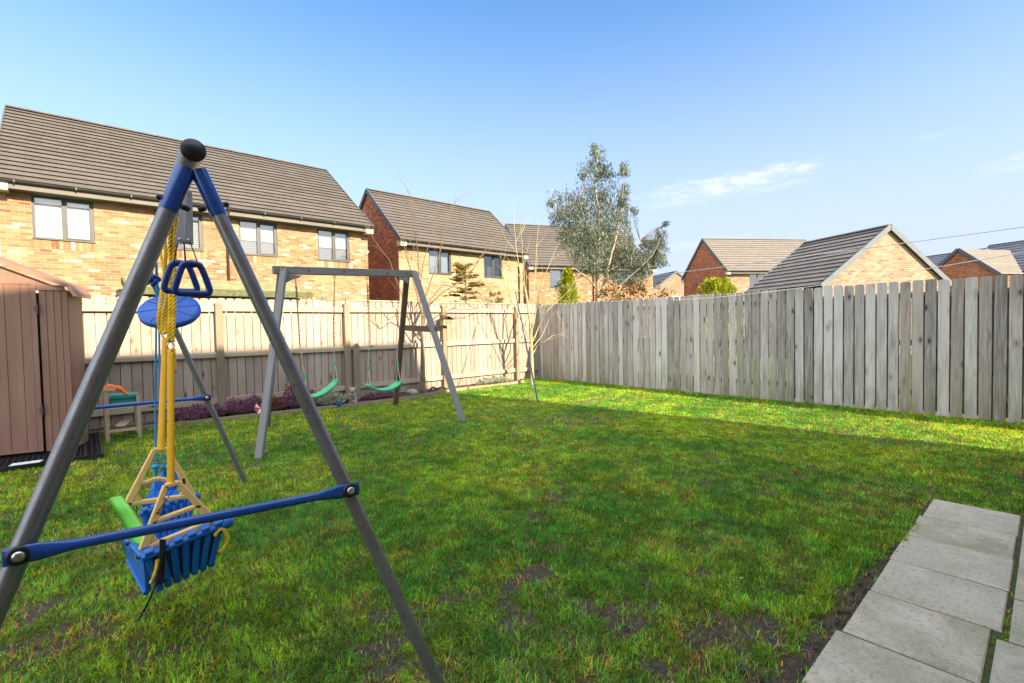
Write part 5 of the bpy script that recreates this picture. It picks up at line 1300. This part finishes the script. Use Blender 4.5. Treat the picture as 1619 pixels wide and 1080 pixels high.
for x, s in ((bl.x+.13,1),(brr.x-.10,-1)):
    mb = MB(); z = bl.z-.05 if s > 0 else brr.z-.05
    P = [(x,YB_-.03,z),(x+s*.19,YB_-.03,z),(x+s*.14,YB_-.03,z-.035),(x+s*.07,YB_-.03,z-.055),(x,YB_-.03,z-.10)]; mb.prism(P if s < 0 else P[::-1], (0,.045,0)); mb.build('bracket', M['swing_wood'], tsw)
mb = MB()
for f, dz in ((.045,.02),(.21,.0),(.445,.0),(.77,-.012),(.93,.0)):
    q = bl.lerp(brr, f); mb.lathe([(.0,.006),(.010,.005),(.012,0)], Vector((q.x,YB_-(.09 if f < .1 else .035),q.z+dz)), 10, axis=(0,-1,0))
mb.build('bolt', M['black_plastic'], tsw); rebase(tsw)
def chain(mb, a, b_, link=.035, r=.0028):
    a, b_ = Vector(a), Vector(b_); n = max(2, int((b_-a).length/(link*.74))); d = (b_-a).normalized(); s0 = d.orthogonal().normalized(); s1 = d.cross(s0)
    for i in range(n):
        c = a.lerp(b_, (i+.5)/n); s = s0 if i % 2 else s1; P = [c+d*math.sin(t)*link*.5+s*math.cos(t)*link*.26 for t in (2*math.pi*k/8 for k in range(10))]
        mb.tube(P, r, 4, caps=False)
def green_swing(label, tops, joins, seat_px, sag, lean):
    root = empty('swing_seat', ony(*seat_px[0], YB_), label=label, cat='swing seat', group='green swing seats on the timber frame')
    a, b_ = ony(*seat_px[0], YB_), ony(*seat_px[1], YB_); dirn = (b_-a); 
    # curved flexible seat
    mb = MB(); N = 14; wd = Vector((0,.075,0)); prof_ = []
    for i in range(N+1):
        f = i/N; p = a.lerp(b_, f); s = sag*4*f*(1-f); p = p+Vector((0,0,-s+.0)); flip = .014 if i in (0, N) else 0; prof_.append(p+Vector((0,0,flip*0)))
    V = []
    for p in prof_: V += [p-wd, p-wd*.9+Vector((0,0,.014)), p+wd*.9+Vector((0,0,.026)), p+wd+Vector((0,0,.014)), p+wd*.9-Vector((0,0,.012)), p-wd*.9-Vector((0,0,.018))]
    F = [(i*6+k,(i+1)*6+k,(i+1)*6+(k+1)%6,i*6+(k+1)%6) for i in range(N) for k in range(6)]+[tuple(range(6)), tuple(range(N*6,N*6+6))[::-1]]
    mb.mesh(V, F, None, .5, True)
    for q, s in ((a,-1),(b_,1)): mb.tube([q-wd*.95+Vector((s*.006,0,.004)), q+wd*.95+Vector((s*.006,0,.014))], .020, 10)
    mb.build('seat', M['mint_plastic'], root)
    for k, (tp, jn, e) in enumerate(zip(tops, joins, (a, b_))):
        t3 = ony(*tp, YB_); j3 = ony(*jn, YB_); ee = e+Vector((0,0,.02))
        mb = MB(); P = [t3+Vector((math.cos(x)*.016,0,math.sin(x)*.016)) for x in (2*math.pi*i/10 for i in range(12))]; mb.tube(P, .004, 6, caps=False)
        chain(mb, t3-Vector((0,0,.015)), j3); chain(mb, t3-Vector((.0,0,.12))+Vector((.010,0,0)), j3.lerp(t3,.35)) if k == 0 else None
        mb.build('chain', M['chain_rust'], root)
        mb = MB(); sp = Vector((0,.05,.16)); kn_ = Vector((ee.x,ee.y,ee.z+.17)).lerp(j3, .1); twist(mb, [j3, kn_], .006, .03)
        for s in (-1, 1): twist(mb, [kn_, ee+Vector((0,s*.06,0))], .006, .03)
        mb.build('rope', M['rope_pale'], root)
        mb = MB(); mb.tube([kn_+Vector((0,0,-.01)), kn_+Vector((0,0,.05))], .014, 10); mb.build('clamp', M['mint_plastic'], root)
    rebase(root)
green_swing('green swing seat on rusty chains, left of the two on the timber frame', ((467,437),(529,437)), ((474,545),(527,538)), ((484,628),(531,604)), .055, 0)
green_swing('green swing seat on rusty chains, nearest the braced timber leg', ((580,438),(631,441)), ((584,535),(627,540)), ((583,611),(630,606)), .075, 0)

# ---------------------------------------------------------------- play table with toys
pt_ = empty('play_table', (.33,7.55,0), label='small wooden play table standing between the shed and the bare shrub', cat='table')
random.seed(6); x0, x1, y0, y1 = .17, .49, 7.40, 7.80
for x in (x0+.01, x1-.01):
    for y in (y0, y1):
        mb = MB(); mb.bar((x,y,0),(x,y,.60 if (y == y0 and x < .3) else .52),.04,.04,(0,1,0),random.random(),.003); mb.build('leg', M['bench_wood'], pt_)
for z in (.42,.12):
    for y in (y0-.0, y1): mb = MB(); mb.bar((x0+.03,y,z),(x1-.03,y,z),.022,.055 if z > .3 else .03,(0,0,1),random.random()); mb.build('rail', M['bench_wood'], pt_)
for x in (x0+.01, x1-.01): mb = MB(); mb.bar((x,y0+.02,.44),(x,y1-.02,.44),.02,.05,(0,0,1),random.random()); mb.build('rail', M['bench_wood'], pt_)
rebase(pt_)
mb = MB(); mb.prism([(x0+.04,y0+.01,.50),(x1-.0,y0+.01,.50),(x1-.02,y1-.02,.50),(x0+.06,y1-.02,.50)], (0,0,.035)); mb.prism([(x0+.05,y0+.03,.40),(x1-.03,y0+.03,.40),(x1-.03,y1-.03,.40),(x0+.05,y1-.03,.40)], (0,0,.10))
o = mb.build('toy_tray', M['teal_plastic']); tag(o, 'teal plastic tray set in the top of the play table', 'tray')
mb = MB(); mb.box(x0-.03,x0+.10,y0-.03,y0+.09,.603,.632); o = mb.build('wood_block', M['bare_wood']); tag(o, 'square wood block on the left front leg top of the play table', 'wood block')
mb = MB(); q0, q1, q2 = ony(166,615,7.42), ony(188,614,7.44), ony(208,628,7.44)
mb.tube([q0+Vector((-.01,0,0)), q0+Vector((.03,0,.018)), q1, q1.lerp(q2,.5), q2, q2+Vector((.02,0,-.003))], [.012,.040,.030,.018,.014,.008], 12, flat=.7, fdir=(0,0,1)); mb.tube([q1, q1+Vector((.035,.02,.012))], [.016,.010], 8)
o = mb.build('toy_scoop', M['orange_plastic']); tag(o, 'orange plastic scoop toy lying on top of the play table', 'toy')
mb = MB(); mb.bar((.30,7.44,.165),(.36,7.60,.20),.10,.015,(0,0,1)); o = mb.build('wood_offcut', M['bare_wood']); tag(o, 'tan wood offcut leaning on the lower rail of the play table', 'wood')

# ---------------------------------------------------------------- small things along the bed
# bulldog statue: one continuous body
dg = empty('dog_statue', (3.39,7.90,.035), math.radians(-25), 'small stone sitting bulldog statue in the flower bed between seats', 'statue')
parts = [((0,.02,.075),(.062,.055,.075)),((0,-.01,.135),(.060,.045,.055)),((0,-.035,.215),(.052,.042,.045)),((0,-.075,.20),(.034,.026,.024)),((-.018,-.085,.193),(.018,.016,.018)),((.018,-.085,.193),(.018,.016,.018)),
         ((-.048,-.03,.255),(.018,.010,.020)),((.048,-.03,.255),(.018,.010,.020)),((-.05,-.045,.06),(.020,.022,.07)),((.05,-.045,.06),(.020,.022,.07)),((-.052,-.06,.008),(.024,.032,.014)),((.052,-.06,.008),(.024,.032,.014)),
         ((-.055,.03,.035),(.028,.045,.035)),((.055,.03,.035),(.028,.045,.035)),((0,-.02,.018),(.05,.05,.02))]
mb = MB()
for c, s in parts: mb.sphere(c, 1.0, 14, s)
o = mb.build('body', M['stone'], dg, merge=True); rm = o.modifiers.new('Remesh', 'REMESH'); rm.mode = 'VOXEL'; rm.voxel_size = .0045; rm.use_smooth_shade = True
mb = MB()
for s in (-1, 1): mb.sphere((s*.02,-.073,.228), .006, 8)
mb.sphere((0,-.101,.212), .008, 8, (1.2,.7,.8)); mb.build('face_detail', M['bark_grey'], dg)
# pinwheel
pw = empty('pinwheel', (2.02,7.86,0), label='small red and white garden pinwheel on a stick before the heather', cat='pinwheel')
c = ony(411,645,7.84); mb = MB(); mb.tube([(c.x-.03,7.86,-.02), c], .004, 6); mb.build('stick', M['white'], pw)
for k in range(6):
    a = k*math.pi/3; e = Vector((math.cos(a),0,math.sin(a))); f_ = Vector((math.cos(a+.75),0,math.sin(a+.75))); mb = MB()
    mb.face([c, c+e*.085, c+f_*.095*.8+Vector((0,-.02,0)), c+f_*.03+Vector((0,-.012,0))]); mb.build('blade', M['red' if k % 2 else 'white'], pw)
rebase(pw)
q = onz(536,641,.05); mb = MB(); mb.lathe([(.0,0),(.035,0),(.04,.03),(.03,.055),(.032,.058),(0,.05)], q, 12); mb.tube([q+Vector((.03,0,.03)), q+Vector((.075,0,.045))], .010, 8); tag(mb.build('toy_cup', M['blue_disc']), 'small bright blue toy cup on the bed beside the dog statue', 'toy')
random.seed(17); mb = MB()
for i in range(5): mb.sphere((4.62+random.uniform(-.05,.05),8.04+random.uniform(-.03,.03),.05+random.uniform(0,.03)), .07, 10, (1.4,.9,.7))
o = mb.build('rock', M['stone_pale'], merge=True); rm = o.modifiers.new('Remesh', 'REMESH'); rm.mode = 'VOXEL'; rm.voxel_size = .012; rm.use_smooth_shade = True; tag(o, 'low rounded brownish rock on the bed left of the staked tree', 'rock')
mb = MB(); mb.tube(curve([(4.95,8.0,.06),(5.05,7.98,.12),(5.15,8.05,.07),(5.25,8.0,.10),(5.38,8.05,.05)], 5), .018, 7); tag(mb.build('hose', M['black_plastic']), 'black hose lying in the shaded bed right of the staked tree', 'hose')
# broken post stub in front of the fence
mb = MB(); mb.bar((3.60,8.17,0),(3.60,8.17,.98),.09,.07,(0,1,0),.2,.006); mb.sphere((3.60,8.17,.99), .05, 8, (1,.8,.8)); tag(mb.build('post_stub', M['post']), 'short old grey post against the fence behind the dog statue', 'post')
# insect hotel hung on the fence post
bx = empty('insect_hotel', (5.44,8.17,1.33), label='small wooden insect hotel fixed to the fence by the bare branches', cat='insect hotel')
x0, x1 = 5.40, 5.62
mb = MB(); mb.box(x0,x0+.012,8.10,8.22,1.33,1.44); mb.box(x1-.012,x1,8.10,8.22,1.33,1.44); mb.box(x0,x1,8.10,8.22,1.318,1.330); mb.box(x0+.012,x1-.012,8.205,8.22,1.33,1.46); mb.build('box', M['bench_wood'], bx)
mb = MB(); mb.bar((x0-.03,8.155,1.435),((x0+x1)/2,8.155,1.50),.16,.012,(0,0,1)); mb.bar((x1+.03,8.155,1.435),((x0+x1)/2,8.155,1.50),.16,.012,(0,0,1)); mb.build('roof', M['pipe'], bx)
mb = MB()
for i in range(6):
    for j in range(4): mb.tube([(x0+.03+i*.032,8.11,1.345+j*.025),(x0+.03+i*.032,8.20,1.345+j*.025)], .010, 8)
mb.build('tubes', M['bare_wood'], bx); rebase(bx)
fd = empty('wicker_feeder', (5.02,8.0,1.36), label='small round wicker nest hanging in bare twigs above the timber cross rail', cat='bird feeder')
mb = MB(); random.seed(19)
for k in range(26):
    a0 = random.random()*6.28; e = rv(); f_ = e.orthogonal().normalized(); g_ = e.cross(f_); c = Vector((5.02,8.0,1.36)); P = [c+(f_*math.cos(t)+g_*math.sin(t))*.06+e*.02*random.uniform(-1,1) for t in (2*math.pi*i/12 for i in range(14))]; mb.tube(P, .003, 4, caps=False)
mb.tube([(5.02,8.0,1.42),(5.02,8.0,1.60)], .002, 4); mb.build('nest', M['bare_wood'], fd); rebase(fd)
# ---------------------------------------------------------------- prop pole and washing lines
pa = onz(850.6,636,0); pb_ = ony(815,462,7.2)
mb = MB(); mb.tube([pa, pa.lerp(pb_,.52)], .014, 10); mb.tube([pa.lerp(pb_,.52), pb_], .010, 10); mb.tube([pa.lerp(pb_,.50), pa.lerp(pb_,.53)], .017, 10); mb.tube([pa, pa.lerp(pb_,.012)], .018, 10)
tag(mb.build('clothes_prop', M['pole_navy']), 'dark navy metal clothes prop leaning into the bare corner tree', 'clothes prop')
def line(a, b_, sag, r): 
    mb = MB(); a, b_ = Vector(a), Vector(b_); P = [a.lerp(b_, i/40)-Vector((0,0,sag*4*(i/40)*(1-i/40))) for i in range(41)]; mb.tube(P, r, 6); return mb
tag(line((8.19,4.72,1.70),(5.45,-1.19,1.97),.12,.0035).build('washing_line', M['line_white']), 'white washing line sagging along the side fence', 'washing line')
tag(line(pb_,(6.66,-1.19,2.16),.03,.0045).build('washing_line', M['steel_bright']), 'thin grey line crossing the sky above the garage gable', 'washing line')
